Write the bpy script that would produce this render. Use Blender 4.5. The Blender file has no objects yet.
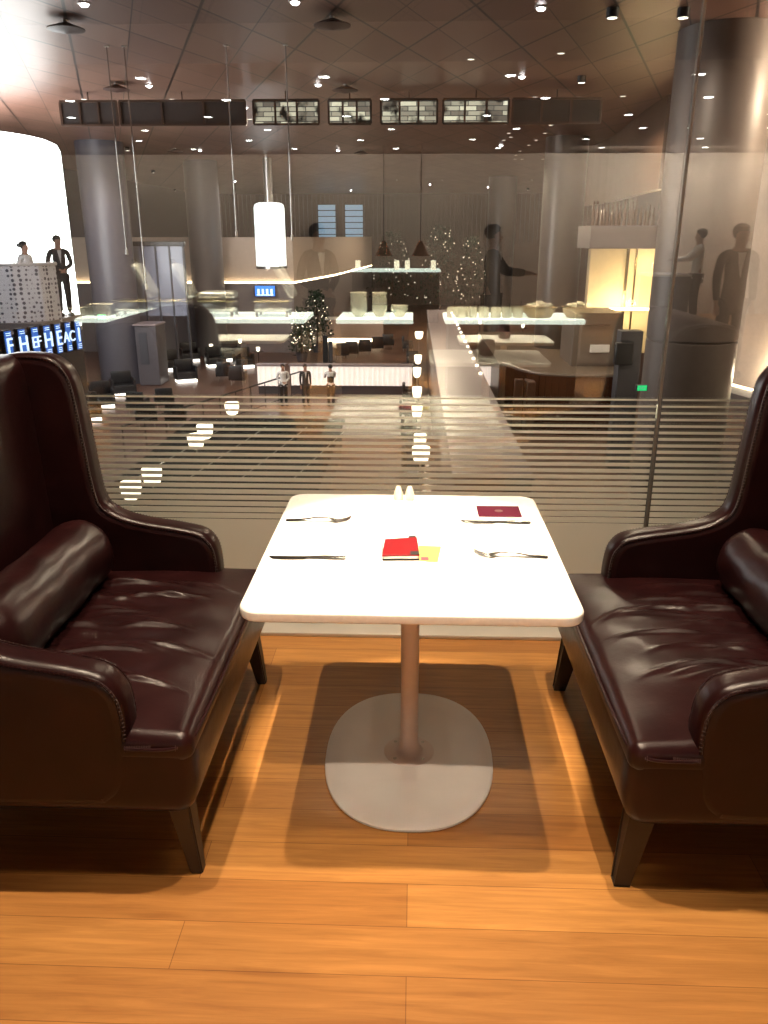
import bpy, bmesh, math, random
from mathutils import Vector, Matrix
random.seed(7)
S = bpy.context.scene
COL = S.collection
R = math.radians

# ------------------------------------------------------------------ camera, world, exposure, main lights
FPX, PITCH, YAW, EYE = 800.0, R(19.04), R(2.1), 1.62
cam_d = bpy.data.cameras.new('camera')
cam_d.sensor_fit = 'VERTICAL'; cam_d.sensor_height = 36.0; cam_d.lens = FPX / 1024.0 * 36.0
cam_d.clip_start = 0.02; cam_d.clip_end = 400
cam = bpy.data.objects.new('camera', cam_d); COL.objects.link(cam)
cam.location = (0, 0, EYE); cam.rotation_euler = (R(90) - PITCH, 0, YAW)
S.camera = cam
S.view_settings.view_transform = 'Standard'
S.view_settings.look = 'None'
S.view_settings.exposure = 0.2
S.view_settings.gamma = 1.0
S.view_settings.use_curve_mapping = False
S.cycles.use_denoising = True
S.cycles.max_bounces = 8
S.cycles.diffuse_bounces = 3
S.cycles.glossy_bounces = 4
S.cycles.transparent_max_bounces = 24
S.cycles.transmission_bounces = 6
S.cycles.sample_clamp_indirect = 60.0
S.cycles.use_light_tree = True
S.cycles.use_adaptive_sampling = False
S.cycles.caustics_reflective = False
S.cycles.caustics_refractive = False
W = bpy.data.worlds.new('world'); S.world = W; W.use_nodes = True
W.node_tree.nodes['Background'].inputs[0].default_value = (0.55, 0.50, 0.50, 1)
W.node_tree.nodes['Background'].inputs[1].default_value = 0.05

def lamp(loc, power, color=(1, .82, .62), radius=.05, spot=None, target=None, blend=.4, name='downlight_or_fill'):
    d = bpy.data.lights.new(name, 'SPOT' if spot else 'POINT')
    d.energy = power; d.color = color; d.shadow_soft_size = radius
    if spot:
        d.spot_size = R(spot); d.spot_blend = blend
    o = bpy.data.objects.new(name, d); COL.objects.link(o); o.location = loc
    if spot:
        t = Vector(target if target else (loc[0], loc[1], loc[2] - 1)) - Vector(loc)
        o.rotation_euler = t.to_track_quat('-Z', 'Y').to_euler()
    return o

CEIL = 5.62
LOW = -5.2
WARM = (1, .80, .58)
# ceiling spots over the table, and an added floor fill
lamp((-.10, 1.86, 5.5), 2300, WARM, .03, 12.6, (0, 2.24, .75), .35)
lamp((-.95, 1.90, 5.5), 700, WARM, .03, 46, (-.1, 1.9, 0), .5)
lamp((.65, 1.94, 5.5), 700, WARM, .03, 46, (.1, 1.9, 0), .5)
lamp((0, 1.0, 5.5), 620, WARM, .05, 30, (0, 1.0, 0), 1.0)  # added fill, brightens the floor in front of the table
lamp((.05, -1.0, 5.5), 600, WARM, .045, 15, (0, 2.1, .2), .5)
lamp((-.12, 7.8, 5.5), 220, WARM, .35, 36, (0, 2.6, 0), .6)
lamp((-2.4, .8, 5.5), 60, WARM, .04, 34, (-1.1, 2.1, .4), .7)
lamp((2.4, .8, 5.5), 60, WARM, .04, 34, (1.1, 2.1, .4), .7)

# big hall beyond the glass
for (x, y, z, p, c) in [(-12, 32, 5.3, 2200, (1, .88, .86)), (-4, 28, 5.3, 1700, WARM), (4.5, 27, 5.3, 2300, WARM), (1, 42, 5.3, 3000, WARM),
                        (-9, 54, 5.3, 3800, (1, .86, .80)), (6, 66, 5.3, 4200, WARM), (2, 12, 5.3, 650, WARM)]:
    lamp((x, y, z), p, c, .45 if y < 15 else .03, 165, None, .3)
# behind the camera, over the buffet
for (x, y, p) in [(-2.4, -1.5, 190), (-.5, -1.5, 210), (1.2, -1.6, 190), (-.4, -6.6, 90), (4.8, -7.6, 110)]:
    lamp((x, y, 2.9), p * 4.5, WARM, .03, 84, None, .6)
for x, p in [(-5.5, 260), (-.5, 210), (5.5, 780)]:  # added area lights, brightening the back wall for its veil in the glass
    d_ = bpy.data.lights.new('veil_fill', 'AREA'); d_.shape = 'RECTANGLE'; d_.size = 5.0; d_.size_y = .12; d_.energy = p * .20; d_.color = (1, .84, .70)
    o_ = bpy.data.objects.new('veil_fill', d_); COL.objects.link(o_); o_.location = (x, -10.6, 3.18); o_.rotation_euler = Vector((0, -1, -.8)).to_track_quat('-Z', 'Y').to_euler()

# ------------------------------------------------------------------ ray helpers (where a sight line meets a plane of the place)
def ray(px, py):
    x = (px - 384) / FPX; y = -(py - 512) / FPX
    Y = math.cos(PITCH) + y * math.sin(PITCH); Z = -math.sin(PITCH) + y * math.cos(PITCH)
    c, s = math.cos(YAW), math.sin(YAW)
    return (x * c - Y * s, x * s + Y * c, Z)
def atz(px, py, z):
    r = ray(px, py); t = (z - EYE) / r[2]; return Vector((r[0] * t, r[1] * t, z))
def aty(px, py, Y):
    r = ray(px, py); t = Y / r[1]; return Vector((r[0] * t, Y, EYE + r[2] * t))

# ------------------------------------------------------------------ materials
MATS = {}
def mat(name, col=(.5, .5, .5), rough=.5, metal=0.0, emit=None, strength=0.0, spec=.5, coat=0.0, bump=None, alpha=None):
    if name in MATS: return MATS[name]
    m = bpy.data.materials.new(name); m.use_nodes = True
    nt = m.node_tree; b = nt.nodes['Principled BSDF']
    b.inputs['Base Color'].default_value = (*col, 1)
    b.inputs['Roughness'].default_value = rough
    b.inputs['Metallic'].default_value = metal
    b.inputs['Specular IOR Level'].default_value = spec
    b.inputs['Coat Weight'].default_value = coat
    b.inputs['Coat Roughness'].default_value = .12
    if emit:
        b.inputs['Emission Color'].default_value = (*emit, 1); b.inputs['Emission Strength'].default_value = strength
    # procedural variation
    tc = nt.nodes.new('ShaderNodeTexCoord'); nz = nt.nodes.new('ShaderNodeTexNoise')
    nz.inputs['Scale'].default_value = bump[0] if bump else 6.0
    nt.links.new(tc.outputs['Object'], nz.inputs['Vector'])
    mx = nt.nodes.new('ShaderNodeMix'); mx.data_type = 'RGBA'; mx.blend_type = 'MULTIPLY'
    mx.inputs[0].default_value = .18
    mx.inputs[6].default_value = (*col, 1)
    nt.links.new(nz.outputs['Fac'], mx.inputs[7]); nt.links.new(mx.outputs[2], b.inputs['Base Color'])
    if bump:
        bp = nt.nodes.new('ShaderNodeBump'); bp.inputs['Strength'].default_value = bump[1]; bp.inputs['Distance'].default_value = bump[2]
        nt.links.new(nz.outputs['Fac'], bp.inputs['Height']); nt.links.new(bp.outputs['Normal'], b.inputs['Normal'])
    MATS[name] = m
    return m
def N(nt, t, **k):
    n = nt.nodes.new(t)
    for a, v in k.items(): setattr(n, a, v)
    return n
def mth(nt, op, a, b=None):
    n = nt.nodes.new('ShaderNodeMath'); n.operation = op
    for i, v in enumerate((a, b)):
        if v is None: continue
        if isinstance(v, (int, float)): n.inputs[i].default_value = v
        else: nt.links.new(v, n.inputs[i])
    return n.outputs[0]

def glass_mat(name, r0=.05, tint=(.97, .99, .97), rough=0.0):
    m = bpy.data.materials.new(name); m.use_nodes = True; nt = m.node_tree; nt.nodes.clear()
    out = N(nt, 'ShaderNodeOutputMaterial'); mix = N(nt, 'ShaderNodeMixShader')
    t = N(nt, 'ShaderNodeBsdfTransparent'); t.inputs[0].default_value = (*tint, 1)
    g = N(nt, 'ShaderNodeBsdfGlossy'); g.inputs['Roughness'].default_value = rough
    g.inputs['Color'].default_value = (.92, 1, .95, 1)
    lw = N(nt, 'ShaderNodeLayerWeight')
    p5 = mth(nt, 'POWER', lw.outputs['Facing'], 5.0)
    # Layer Weight facing with blend .5 is 1-|N.I|
    fac = mth(nt, 'ADD', mth(nt, 'MULTIPLY', p5, 1 - r0), r0)
    nt.links.new(fac, mix.inputs[0]); nt.links.new(t.outputs[0], mix.inputs[1]); nt.links.new(g.outputs[0], mix.inputs[2])
    nt.links.new(mix.outputs[0], out.inputs[0])
    MATS[name] = m; return m
M_glass = glass_mat('clear_glass', .125, (.93, .945, .93))
M_smallglass = glass_mat('small_glass', .06, (.96, .97, .98))

def film_mat():
    m = bpy.data.materials.new('frosted_film'); m.use_nodes = True; nt = m.node_tree; nt.nodes.clear()
    out = N(nt, 'ShaderNodeOutputMaterial'); a = N(nt, 'ShaderNodeMixShader')
    d = N(nt, 'ShaderNodeBsdfDiffuse'); d.inputs[0].default_value = (.84, .83, .75, 1)
    t = N(nt, 'ShaderNodeBsdfTranslucent'); t.inputs[0].default_value = (.84, .83, .75, 1)
    a.inputs[0].default_value = .40
    nt.links.new(d.outputs[0], a.inputs[1]); nt.links.new(t.outputs[0], a.inputs[2])
    g = N(nt, 'ShaderNodeBsdfGlossy'); g.inputs['Roughness'].default_value = .28
    b = N(nt, 'ShaderNodeMixShader'); b.inputs[0].default_value = .05
    nt.links.new(a.outputs[0], b.inputs[1]); nt.links.new(g.outputs[0], b.inputs[2])
    nt.links.new(b.outputs[0], out.inputs[0]); return m
M_film = film_mat()

def wood_floor_mat(name, c1, c2, scale, rough=.28):
    m = bpy.data.materials.new(name); m.use_nodes = True; nt = m.node_tree; b = nt.nodes['Principled BSDF']
    geo = N(nt, 'ShaderNodeNewGeometry')
    br = N(nt, 'ShaderNodeTexBrick'); br.offset = .37; br.squash = 1
    br.inputs['Scale'].default_value = 1.0; br.inputs['Brick Width'].default_value = 1.5 * scale; br.inputs['Row Height'].default_value = .14 * scale
    br.inputs['Mortar Size'].default_value = .0012 * scale; br.inputs['Mortar Smooth'].default_value = .3; br.inputs['Bias'].default_value = 0
    br.inputs['Color1'].default_value = (*c1, 1); br.inputs['Color2'].default_value = (*c2, 1); br.inputs['Mortar'].default_value = (c2[0] * .6, c2[1] * .55, c2[2] * .5, 1)
    nt.links.new(geo.outputs['Position'], br.inputs['Vector'])
    mp = N(nt, 'ShaderNodeMapping'); mp.inputs['Scale'].default_value = (2.2, 38, 1)
    nt.links.new(geo.outputs['Position'], mp.inputs[0])
    nz = N(nt, 'ShaderNodeTexNoise'); nz.inputs['Scale'].default_value = 1.4; nz.inputs['Detail'].default_value = 8; nz.inputs['Roughness'].default_value = .65; nz.inputs['Distortion'].default_value = .6
    nt.links.new(mp.outputs[0], nz.inputs['Vector'])
    ramp = N(nt, 'ShaderNodeValToRGB'); ramp.color_ramp.elements[0].position = .3; ramp.color_ramp.elements[0].color = (.62, .55, .5, 1)
    ramp.color_ramp.elements[1].position = .7; ramp.color_ramp.elements[1].color = (1.0, 1.0, 1.0, 1)
    nt.links.new(nz.outputs['Fac'], ramp.inputs[0])
    mx = N(nt, 'ShaderNodeMix', data_type='RGBA', blend_type='MULTIPLY'); mx.inputs[0].default_value = 1
    nt.links.new(br.outputs['Color'], mx.inputs[6]); nt.links.new(ramp.outputs[0], mx.inputs[7])
    nz2 = N(nt, 'ShaderNodeTexNoise'); nz2.inputs['Scale'].default_value = 1.3
    nt.links.new(geo.outputs['Position'], nz2.inputs['Vector'])
    mx2 = N(nt, 'ShaderNodeMix', data_type='RGBA', blend_type='MULTIPLY'); mx2.inputs[0].default_value = .25
    nt.links.new(mx.outputs[2], mx2.inputs[6]); nt.links.new(nz2.outputs['Fac'], mx2.inputs[7])
    nt.links.new(mx2.outputs[2], b.inputs['Base Color'])
    b.inputs['Roughness'].default_value = rough
    bp = N(nt, 'ShaderNodeBump'); bp.inputs['Strength'].default_value = .12; bp.inputs['Distance'].default_value = .002
    nt.links.new(nz.outputs['Fac'], bp.inputs['Height']); nt.links.new(bp.outputs[0], b.inputs['Normal'])
    return m
M_floor = wood_floor_mat('oak_floor', (.60, .285, .078), (.42, .175, .044), 1.0, .33)
M_lowfloor = wood_floor_mat('hall_floor', (.17, .09, .06), (.13, .07, .048), 4.0, .34)

def ceiling_mat():
    m = bpy.data.materials.new('ceiling_panels'); m.use_nodes = True; nt = m.node_tree; b = nt.nodes['Principled BSDF']
    geo = N(nt, 'ShaderNodeNewGeometry'); sx = N(nt, 'ShaderNodeSeparateXYZ'); nt.links.new(geo.outputs['Position'], sx.inputs[0])
    c, s = math.cos(R(20)), math.sin(R(20))
    xc = mth(nt, 'MULTIPLY', sx.outputs[0], c); ys = mth(nt, 'MULTIPLY', sx.outputs[1], s)
    u = mth(nt, 'SUBTRACT', xc, ys); v = mth(nt, 'ADD', xc, ys)
    def line(t, off, per, w):
        p = mth(nt, 'PINGPONG', mth(nt, 'ADD', t, off + 600), per / 2)
        return mth(nt, 'LESS_THAN', p, w)
    l = mth(nt, 'MAXIMUM', line(u, .0, 1.2, .013), line(v, .4, 1.2, .013))
    l2 = mth(nt, 'MAXIMUM', line(u, .0, 2.4, .028), line(v, .4, 2.4, .028))
    l = mth(nt, 'MAXIMUM', l, l2)
    cu = mth(nt, 'FLOOR', mth(nt, 'DIVIDE', mth(nt, 'ADD', u, 0), 1.2)); cv = mth(nt, 'FLOOR', mth(nt, 'DIVIDE', mth(nt, 'ADD', v, .4), 1.2))
    cx = N(nt, 'ShaderNodeCombineXYZ'); nt.links.new(cu, cx.inputs[0]); nt.links.new(cv, cx.inputs[1])
    wn = N(nt, 'ShaderNodeTexWhiteNoise', noise_dimensions='3D'); nt.links.new(cx.outputs[0], wn.inputs[0])
    rp = N(nt, 'ShaderNodeValToRGB'); rp.color_ramp.elements[0].color = (.20, .105, .078, 1); rp.color_ramp.elements[1].color = (.27, .15, .112, 1)
    nt.links.new(wn.outputs[0], rp.inputs[0])
    mx = N(nt, 'ShaderNodeMix', data_type='RGBA'); nt.links.new(l, mx.inputs[0]); nt.links.new(rp.outputs[0], mx.inputs[6]); mx.inputs[7].default_value = (.03, .018, .014, 1)
    nt.links.new(mx.outputs[2], b.inputs['Base Color']); b.inputs['Roughness'].default_value = .38; b.inputs['Metallic'].default_value = .12
    return m
M_ceil = ceiling_mat()

def leather_mat():
    m = bpy.data.materials.new('burgundy_leather'); m.use_nodes = True; nt = m.node_tree; b = nt.nodes['Principled BSDF']
    tc = N(nt, 'ShaderNodeTexCoord')
    nz = N(nt, 'ShaderNodeTexNoise'); nz.inputs['Scale'].default_value = 9; nz.inputs['Detail'].default_value = 6
    nt.links.new(tc.outputs['Object'], nz.inputs['Vector'])
    rp = N(nt, 'ShaderNodeValToRGB'); rp.color_ramp.elements[0].position = .3; rp.color_ramp.elements[0].color = (.012, .0028, .0031, 1)
    rp.color_ramp.elements[1].position = .75; rp.color_ramp.elements[1].color = (.024, .0060, .0062, 1)
    nt.links.new(nz.outputs['Fac'], rp.inputs[0]); nt.links.new(rp.outputs[0], b.inputs['Base Color'])
    b.inputs['Roughness'].default_value = .29; b.inputs['Specular IOR Level'].default_value = .30; b.inputs['Coat Weight'].default_value = .0; b.inputs['Coat Roughness'].default_value = .22
    vo = N(nt, 'ShaderNodeTexVoronoi'); vo.inputs['Scale'].default_value = 320
    nt.links.new(tc.outputs['Object'], vo.inputs['Vector'])
    n2 = N(nt, 'ShaderNodeTexNoise'); n2.inputs['Scale'].default_value = 14; n2.inputs['Detail'].default_value = 3
    nt.links.new(tc.outputs['Object'], n2.inputs['Vector'])
    h = mth(nt, 'ADD', mth(nt, 'MULTIPLY', vo.outputs['Distance'], .12), n2.outputs['Fac'])
    bp = N(nt, 'ShaderNodeBump'); bp.inputs['Strength'].default_value = .25; bp.inputs['Distance'].default_value = .006
    nt.links.new(h, bp.inputs['Height']); nt.links.new(bp.outputs[0], b.inputs['Normal'])
    return m
M_leather = leather_mat()
M_stitch = mat('dark_thread', (.05, .022, .02), .6)
M_leg = mat('dark_leg', (.028, .018, .013), .45)
M_white = mat('white_laminate', (.86, .84, .80), .35, bump=(90, .03, .001))
M_enamel = mat('white_enamel_metal', (.84, .80, .78), .35)
M_pole = mat('grey_enamel_pole', (.82, .73, .70), .32, metal=.0)
M_steel = mat('brushed_steel', (.62, .60, .57), .28, metal=1.0, bump=(200, .05, .0005))
M_chrome = mat('polished_cutlery', (.42, .41, .40), .22, metal=1.0)
M_porc = mat('porcelain', (.80, .76, .62), .25)
M_red = mat('red_card', (.20, .002, .006), .5, spec=.2)
M_maroon = mat('maroon_cover', (.075, .002, .017), .6, spec=.12)
M_yellow = mat('yellow_card', (.55, .46, .10), .5)
M_paper = mat('white_paper', (.88, .87, .84), .6)
M_black = mat('black_plastic', (.012, .012, .014), .4)
M_darkgrey = mat('dark_grey_paint', (.055, .055, .065), .45)
M_column = mat('bronze_grey_column', (.17, .14, .125), .45, metal=.15)
M_beige = mat('beige_wall', (.62, .50, .41), .6)
M_darkbrown = mat('dark_brown_wood', (.075, .040, .026), .4)
M_boothwood = mat('brown_lacquered_wood', (.065, .026, .014), .22, coat=.5)
M_cream = mat('cream_panel', (.80, .66, .42), .5)
M_greige = mat('greige_cabinet', (.14, .115, .095), .4)
M_glow = mat('warm_led_strip', (.9, .8, .6), .5, emit=(1, .78, .50), strength=9)
M_glowW = mat('white_led_strip', (.9, .9, .9), .5, emit=(1, .90, .82), strength=5)
M_lampshade = mat('glowing_lamp_shade', (.9, .8, .65), .5, emit=(1, .84, .62), strength=3.2)
M_spot = mat('downlight_lens', (.9, .9, .9), .3, emit=(1, .93, .98), strength=22)
M_day = mat('backlit_white_drape', (.95, .95, .97), .6, emit=(.97, .98, 1.0), strength=8)
M_blueday = mat('blue_backlit_panel', (.6, .7, .8), .5, emit=(.38, .58, .78), strength=.55)
M_screen = mat('blue_screen', (.02, .05, .2), .2, emit=(.045, .17, .62), strength=1.0)
M_screentext = mat('screen_lettering', (.8, .9, 1), .4, emit=(.60, .75, 1.0), strength=1.6)
M_lightwall = mat('backlit_fluted_panel', (.85, .78, .74), .5, emit=(1, .84, .76), strength=.75)
M_counter = mat('painted_light_counter_top', (.85, .88, .84), .3, emit=(.92, 1, .92), strength=2.6)  # emission paints in the spotlight that falls on the counter tops
M_green = mat('exit_sign_green', (.0, .4, .12), .4, emit=(.02, .7, .22), strength=1.2)
M_foliage = mat('dark_foliage', (.02, .05, .025), .6)
M_skin = mat('skin', (.42, .23, .16), .5)
M_hair = mat('black_hair', (.010, .008, .008), .45)
M_suit = mat('dark_suit_cloth', (.014, .013, .016), .8)
M_shirt = mat('white_shirt_cloth', (.75, .73, .72), .8)
M_fairy = mat('fairy_light_bulbs', (.9, .9, .8), .4, emit=(1, .85, .65), strength=4)
M_copper = mat('copper_lamp_shade', (.75, .36, .20), .25, metal=1.0)
M_ochre = mat('gold_trim_steel', (.62, .50, .28), .25, metal=1.0)
M_stone = mat('pale_lilac_stone', (.26, .21, .215), .35)
M_win = None

# ------------------------------------------------------------------ object helpers
def parent_to(o, parent):
    if parent is not None: o.parent = parent
def obj(name, bm, m, parent=None, smooth=True, angle=40):
    me = bpy.data.meshes.new(name)
    bmesh.ops.recalc_face_normals(bm, faces=bm.faces)
    if smooth:
        for f in bm.faces: f.smooth = True
        for e in bm.edges:
            if len(e.link_faces) == 2 and e.calc_face_angle(0) > R(angle): e.smooth = False
    bm.to_mesh(me); bm.free()
    me.materials.append(m)
    o = bpy.data.objects.new(name, me); COL.objects.link(o); parent_to(o, parent)
    return o
def tag(o, label, cat, group=None, kind=None):
    o['label'] = label; o['category'] = cat
    if group: o['group'] = group
    if kind: o['kind'] = kind
    return o
def thing(name, label, cat, loc=(0, 0, 0), rz=0, group=None):
    o = bpy.data.objects.new(name, None); COL.objects.link(o); o.empty_display_size = .1
    o.location = loc; o.rotation_euler = (0, 0, rz)
    return tag(o, label, cat, group)
def struct(name, bm, m, parent=None, **k):
    o = obj(name, bm, m, parent, **k)
    if parent is None: o['kind'] = 'structure'
    return o
def dup(o, loc=None, rz=None, label=None, parent=None):
    r = o.copy(); COL.objects.link(r)
    if parent is not None: r.parent = parent
    for ch in list(o.children): dup(ch, parent=r)
    if loc is not None: r.location = loc
    if rz is not None: r.rotation_euler = (0, 0, rz)
    if label: r['label'] = label
    return r
def B(): return bmesh.new()
def box(bm, x0, x1, y0, y1, z0, z1, r=0, seg=2, mtx=None):
    g = bmesh.ops.create_cube(bm, size=1)
    vs = g['verts']
    for v in vs:
        v.co = Vector(((x0 + x1) / 2 + v.co.x * (x1 - x0), (y0 + y1) / 2 + v.co.y * (y1 - y0), (z0 + z1) / 2 + v.co.z * (z1 - z0)))
    if r > 0:
        es = list({e for v in vs for e in v.link_edges})
        o = bmesh.ops.bevel(bm, geom=es, offset=r, segments=seg, affect='EDGES', profile=.5)
        vs = list({v for f in o['faces'] for v in f.verts} | {v for v in vs if v.is_valid})
    if mtx is not None:
        for v in vs: v.co = mtx @ v.co
    return bm
def lathe(bm, prof, cx=0, cy=0, n=32, sx=1, sy=1, power=2.0):
    """prof: list of (r, z); power>2 gives a squarish plan"""
    rings = []
    for (r, z) in prof:
        ring = []
        for i in range(n):
            a = 2 * math.pi * i / n; c, s = math.cos(a), math.sin(a)
            if power != 2.0:
                c = math.copysign(abs(c) ** (2 / power), c); s = math.copysign(abs(s) ** (2 / power), s)
            ring.append(bm.verts.new((cx + r * sx * c, cy + r * sy * s, z)))
        rings.append(ring)
    for a, b in zip(rings, rings[1:]):
        for i in range(n):
            j = (i + 1) % n
            bm.faces.new((a[i], a[j], b[j], b[i]))
    if prof[0][0] > 1e-6: bm.faces.new(rings[0][::-1])
    if prof[-1][0] > 1e-6: bm.faces.new(rings[-1])
    return bm
def tube(bm, pts, r, n=8, closed=False):
    pts = [Vector(p) for p in pts]; rings = []
    rr = r if isinstance(r, (list, tuple)) else [r] * len(pts)
    up = Vector((0, 0, 1)); m = len(pts)
    for i, p in enumerate(pts):
        a = pts[(i - 1) % m] if (closed or i > 0) else pts[0]; b = pts[(i + 1) % m] if (closed or i < m - 1) else pts[-1]
        t = (b - a).normalized()
        s = t.cross(up)
        if s.length < .05: s = t.cross(Vector((0, 1, 0)))
        s.normalize(); u = s.cross(t).normalized()
        rings.append([bm.verts.new(p + (s * math.cos(2 * math.pi * k / n) + u * math.sin(2 * math.pi * k / n)) * rr[i]) for k in range(n)])
    prs = list(zip(rings, rings[1:])) + ([(rings[-1], rings[0])] if closed else [])
    for a, b in prs:
        for k in range(n):
            j = (k + 1) % n; bm.faces.new((a[k], a[j], b[j], b[k]))
    if not closed:
        bm.faces.new(rings[0][::-1]); bm.faces.new(rings[-1])
    return bm
def softbox(bm, lo, hi, r, n=(20, 20, 6), fn=None):
    """dense rounded box; fn(Vector) -> Vector reshapes it"""
    lo, hi = Vector(lo), Vector(hi); c = (lo + hi) / 2; h = (hi - lo) / 2
    cache = {}
    def vert(u, v, w):
        k = (round(u, 5), round(v, 5), round(w, 5))
        if k in cache: return cache[k]
        p = Vector((u * h.x, v * h.y, w * h.z))
        rr = min(r, h.x, h.y, h.z)
        inn = Vector([max(-h[i] + rr, min(h[i] - rr, p[i])) for i in range(3)])
        d = p - inn
        if d.length > 1e-9: p = inn + d.normalized() * rr
        p = p + c
        if fn: p = fn(p)
        cache[k] = bm.verts.new(p); return cache[k]
    def seq(k):  # denser near the edges
        return [-math.cos(math.pi * i / k) * .25 + (2 * i / k - 1) * .75 for i in range(k + 1)]
    U, V, Wq = seq(n[0]), seq(n[1]), seq(n[2])
    def face(a, b, c_, d):
        try: bm.faces.new((a, b, c_, d))
        except ValueError: pass
    for w in (-1, 1):
        for i in range(n[0]):
            for j in range(n[1]): face(vert(U[i], V[j], w), vert(U[i + 1], V[j], w), vert(U[i + 1], V[j + 1], w), vert(U[i], V[j + 1], w))
    for v in (-1, 1):
        for i in range(n[0]):
            for j in range(n[2]): face(vert(U[i], v, Wq[j]), vert(U[i + 1], v, Wq[j]), vert(U[i + 1], v, Wq[j + 1]), vert(U[i], v, Wq[j + 1]))
    for u in (-1, 1):
        for i in range(n[1]):
            for j in range(n[2]): face(vert(u, V[i], Wq[j]), vert(u, V[i + 1], Wq[j]), vert(u, V[i + 1], Wq[j + 1]), vert(u, V[i], Wq[j + 1]))
    return bm
def catmull(pts, k=6, closed=False):
    out = []; n = len(pts)
    rng = range(n) if closed else range(n - 1)
    for i in rng:
        p0 = pts[(i - 1) % n] if (closed or i > 0) else pts[0]; p1 = pts[i]; p2 = pts[(i + 1) % n]
        p3 = pts[(i + 2) % n] if (closed or i + 2 < n) else pts[-1]
        for j in range(k):
            t = j / k
            out.append(tuple(.5 * ((2 * p1[a]) + (-p0[a] + p2[a]) * t + (2 * p0[a] - 5 * p1[a] + 4 * p2[a] - p3[a]) * t * t + (-p0[a] + 3 * p1[a] - 3 * p2[a] + p3[a]) * t ** 3) for a in range(len(p1))))
    if not closed: out.append(tuple(pts[-1]))
    return out
def inset(poly, d):
    """inset a closed 2-D polygon (ccw) by d"""
    n = len(poly); out = []
    for i in range(n):
        a, p, b = Vector(poly[i - 1]), Vector(poly[i]), Vector(poly[(i + 1) % n])
        t = (b - a); t = t.normalized() if t.length > 1e-9 else Vector((1, 0))
        nrm = Vector((-t.y, t.x)); out.append((p.x + nrm.x * d, p.y + nrm.y * d))
    return out
def plate(bm, poly, t0, t1, r, to3d, steps=5, bulge=0):
    """solid plate from outline poly (ccw), thickness t0..t1, rounded edges r"""
    layers = []
    for k in range(steps + 1):
        a = math.pi / 2 * k / steps; layers.append((r * (1 - math.sin(a)), t0 + r * (1 - math.cos(a))))
    if bulge: layers = [(r + .03, t0 - bulge)] + layers
    up = [(i, t1 - (t - t0)) for (i, t) in layers[::-1]]
    layers = layers + up
    rings = [[bm.verts.new(to3d(p[0], p[1], t)) for p in inset(poly, i)] for (i, t) in layers]
    n = len(poly)
    for a, b in zip(rings, rings[1:]):
        for i in range(n):
            j = (i + 1) % n; bm.faces.new((a[i], a[j], b[j], b[i]))
    for ring, flip in ((rings[0], True), (rings[-1], False)):
        cap = []
        for k, v in enumerate(ring):      # leave out points the rounding has folded over
            a, b = ring[k - 1], ring[(k + 1) % n]
            o = Vector(poly[(k + 1) % n]) - Vector(poly[k - 1])
            i_ = inset(poly, layers[0][0])
            d = Vector(i_[(k + 1) % n]) - Vector(i_[k - 1])
            if d.dot(o) > .02 * o.length_squared: cap.append(bm.verts.new(v.co))
        f = bm.faces.new(cap[::-1] if flip else cap)
        bmesh.ops.triangulate(bm, faces=[f], ngon_method='EAR_CLIP')
    return bm
def rrect(x0, x1, y0, y1, r, k=8):
    pts = []
    for (cx, cy, a0) in ((x1 - r, y0 + r, -90), (x1 - r, y1 - r, 0), (x0 + r, y1 - r, 90), (x0 + r, y0 + r, 180)):
        for i in range(k + 1):
            a = R(a0 + 90 * i / k); pts.append((cx + r * math.cos(a), cy + r * math.sin(a)))
    return pts
XY = lambda a, b, t: (a, b, t)

# ------------------------------------------------------------------ SETTING near: floor slab, glass wall, channel
bm = B(); box(bm, -9, 9, -12, 3.30, -.30, 0); struct('floor', bm, M_floor, smooth=False)
bm = B(); box(bm, -22, 22, 3.31, 90, LOW - .3, LOW); struct('floor', bm, M_lowfloor, smooth=False)
GY = 3.17; JX = .975
def pane(name, x0, x1):
    bm = B(); box(bm, x0, x1, GY, GY + .016, .0, CEIL)
    g = struct(name, bm, M_glass, smooth=False)
    f = B()
    box(f, x0 + .004, x1 - .004, GY - .0022, GY - .0008, .021, .487)
    n = 20; pitch = .0262
    for i in range(n):
        zc = .487 + pitch * (i + .5)
        t = .86 - .58 * (i / (n - 1)) ** .9
        h = pitch * t
        box(f, x0 + .004, x1 - .004, GY - .0022, GY - .0008, zc - pitch / 2 + pitch * (1 - t), zc + pitch / 2)
    obj('frosted_film', f, M_film, g, smooth=False)
    return g
pane('window_1', -6, JX - .006)
pane('window_2', JX + .006, 6)
bm = B(); box(bm, JX - .0055, JX + .0055, GY - .002, GY + .018, .02, CEIL, .002); struct('trim_joint', bm, mat('grey_silicone', (.30, .27, .24), .4))
bm = B(); box(bm, -6, 6, 3.045, 3.165, .0, .018, .003); box(bm, -6, 6, 3.19, 3.30, .0, .018, .003); struct('trim_channel', bm, mat('steel_channel', (.66, .62, .56), .40, metal=.5))

# one continuous hall ceiling
bm = B(); box(bm, -22, 22, -12, 90, CEIL, CEIL + .3); struct('ceiling', bm, M_ceil, smooth=False)
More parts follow.
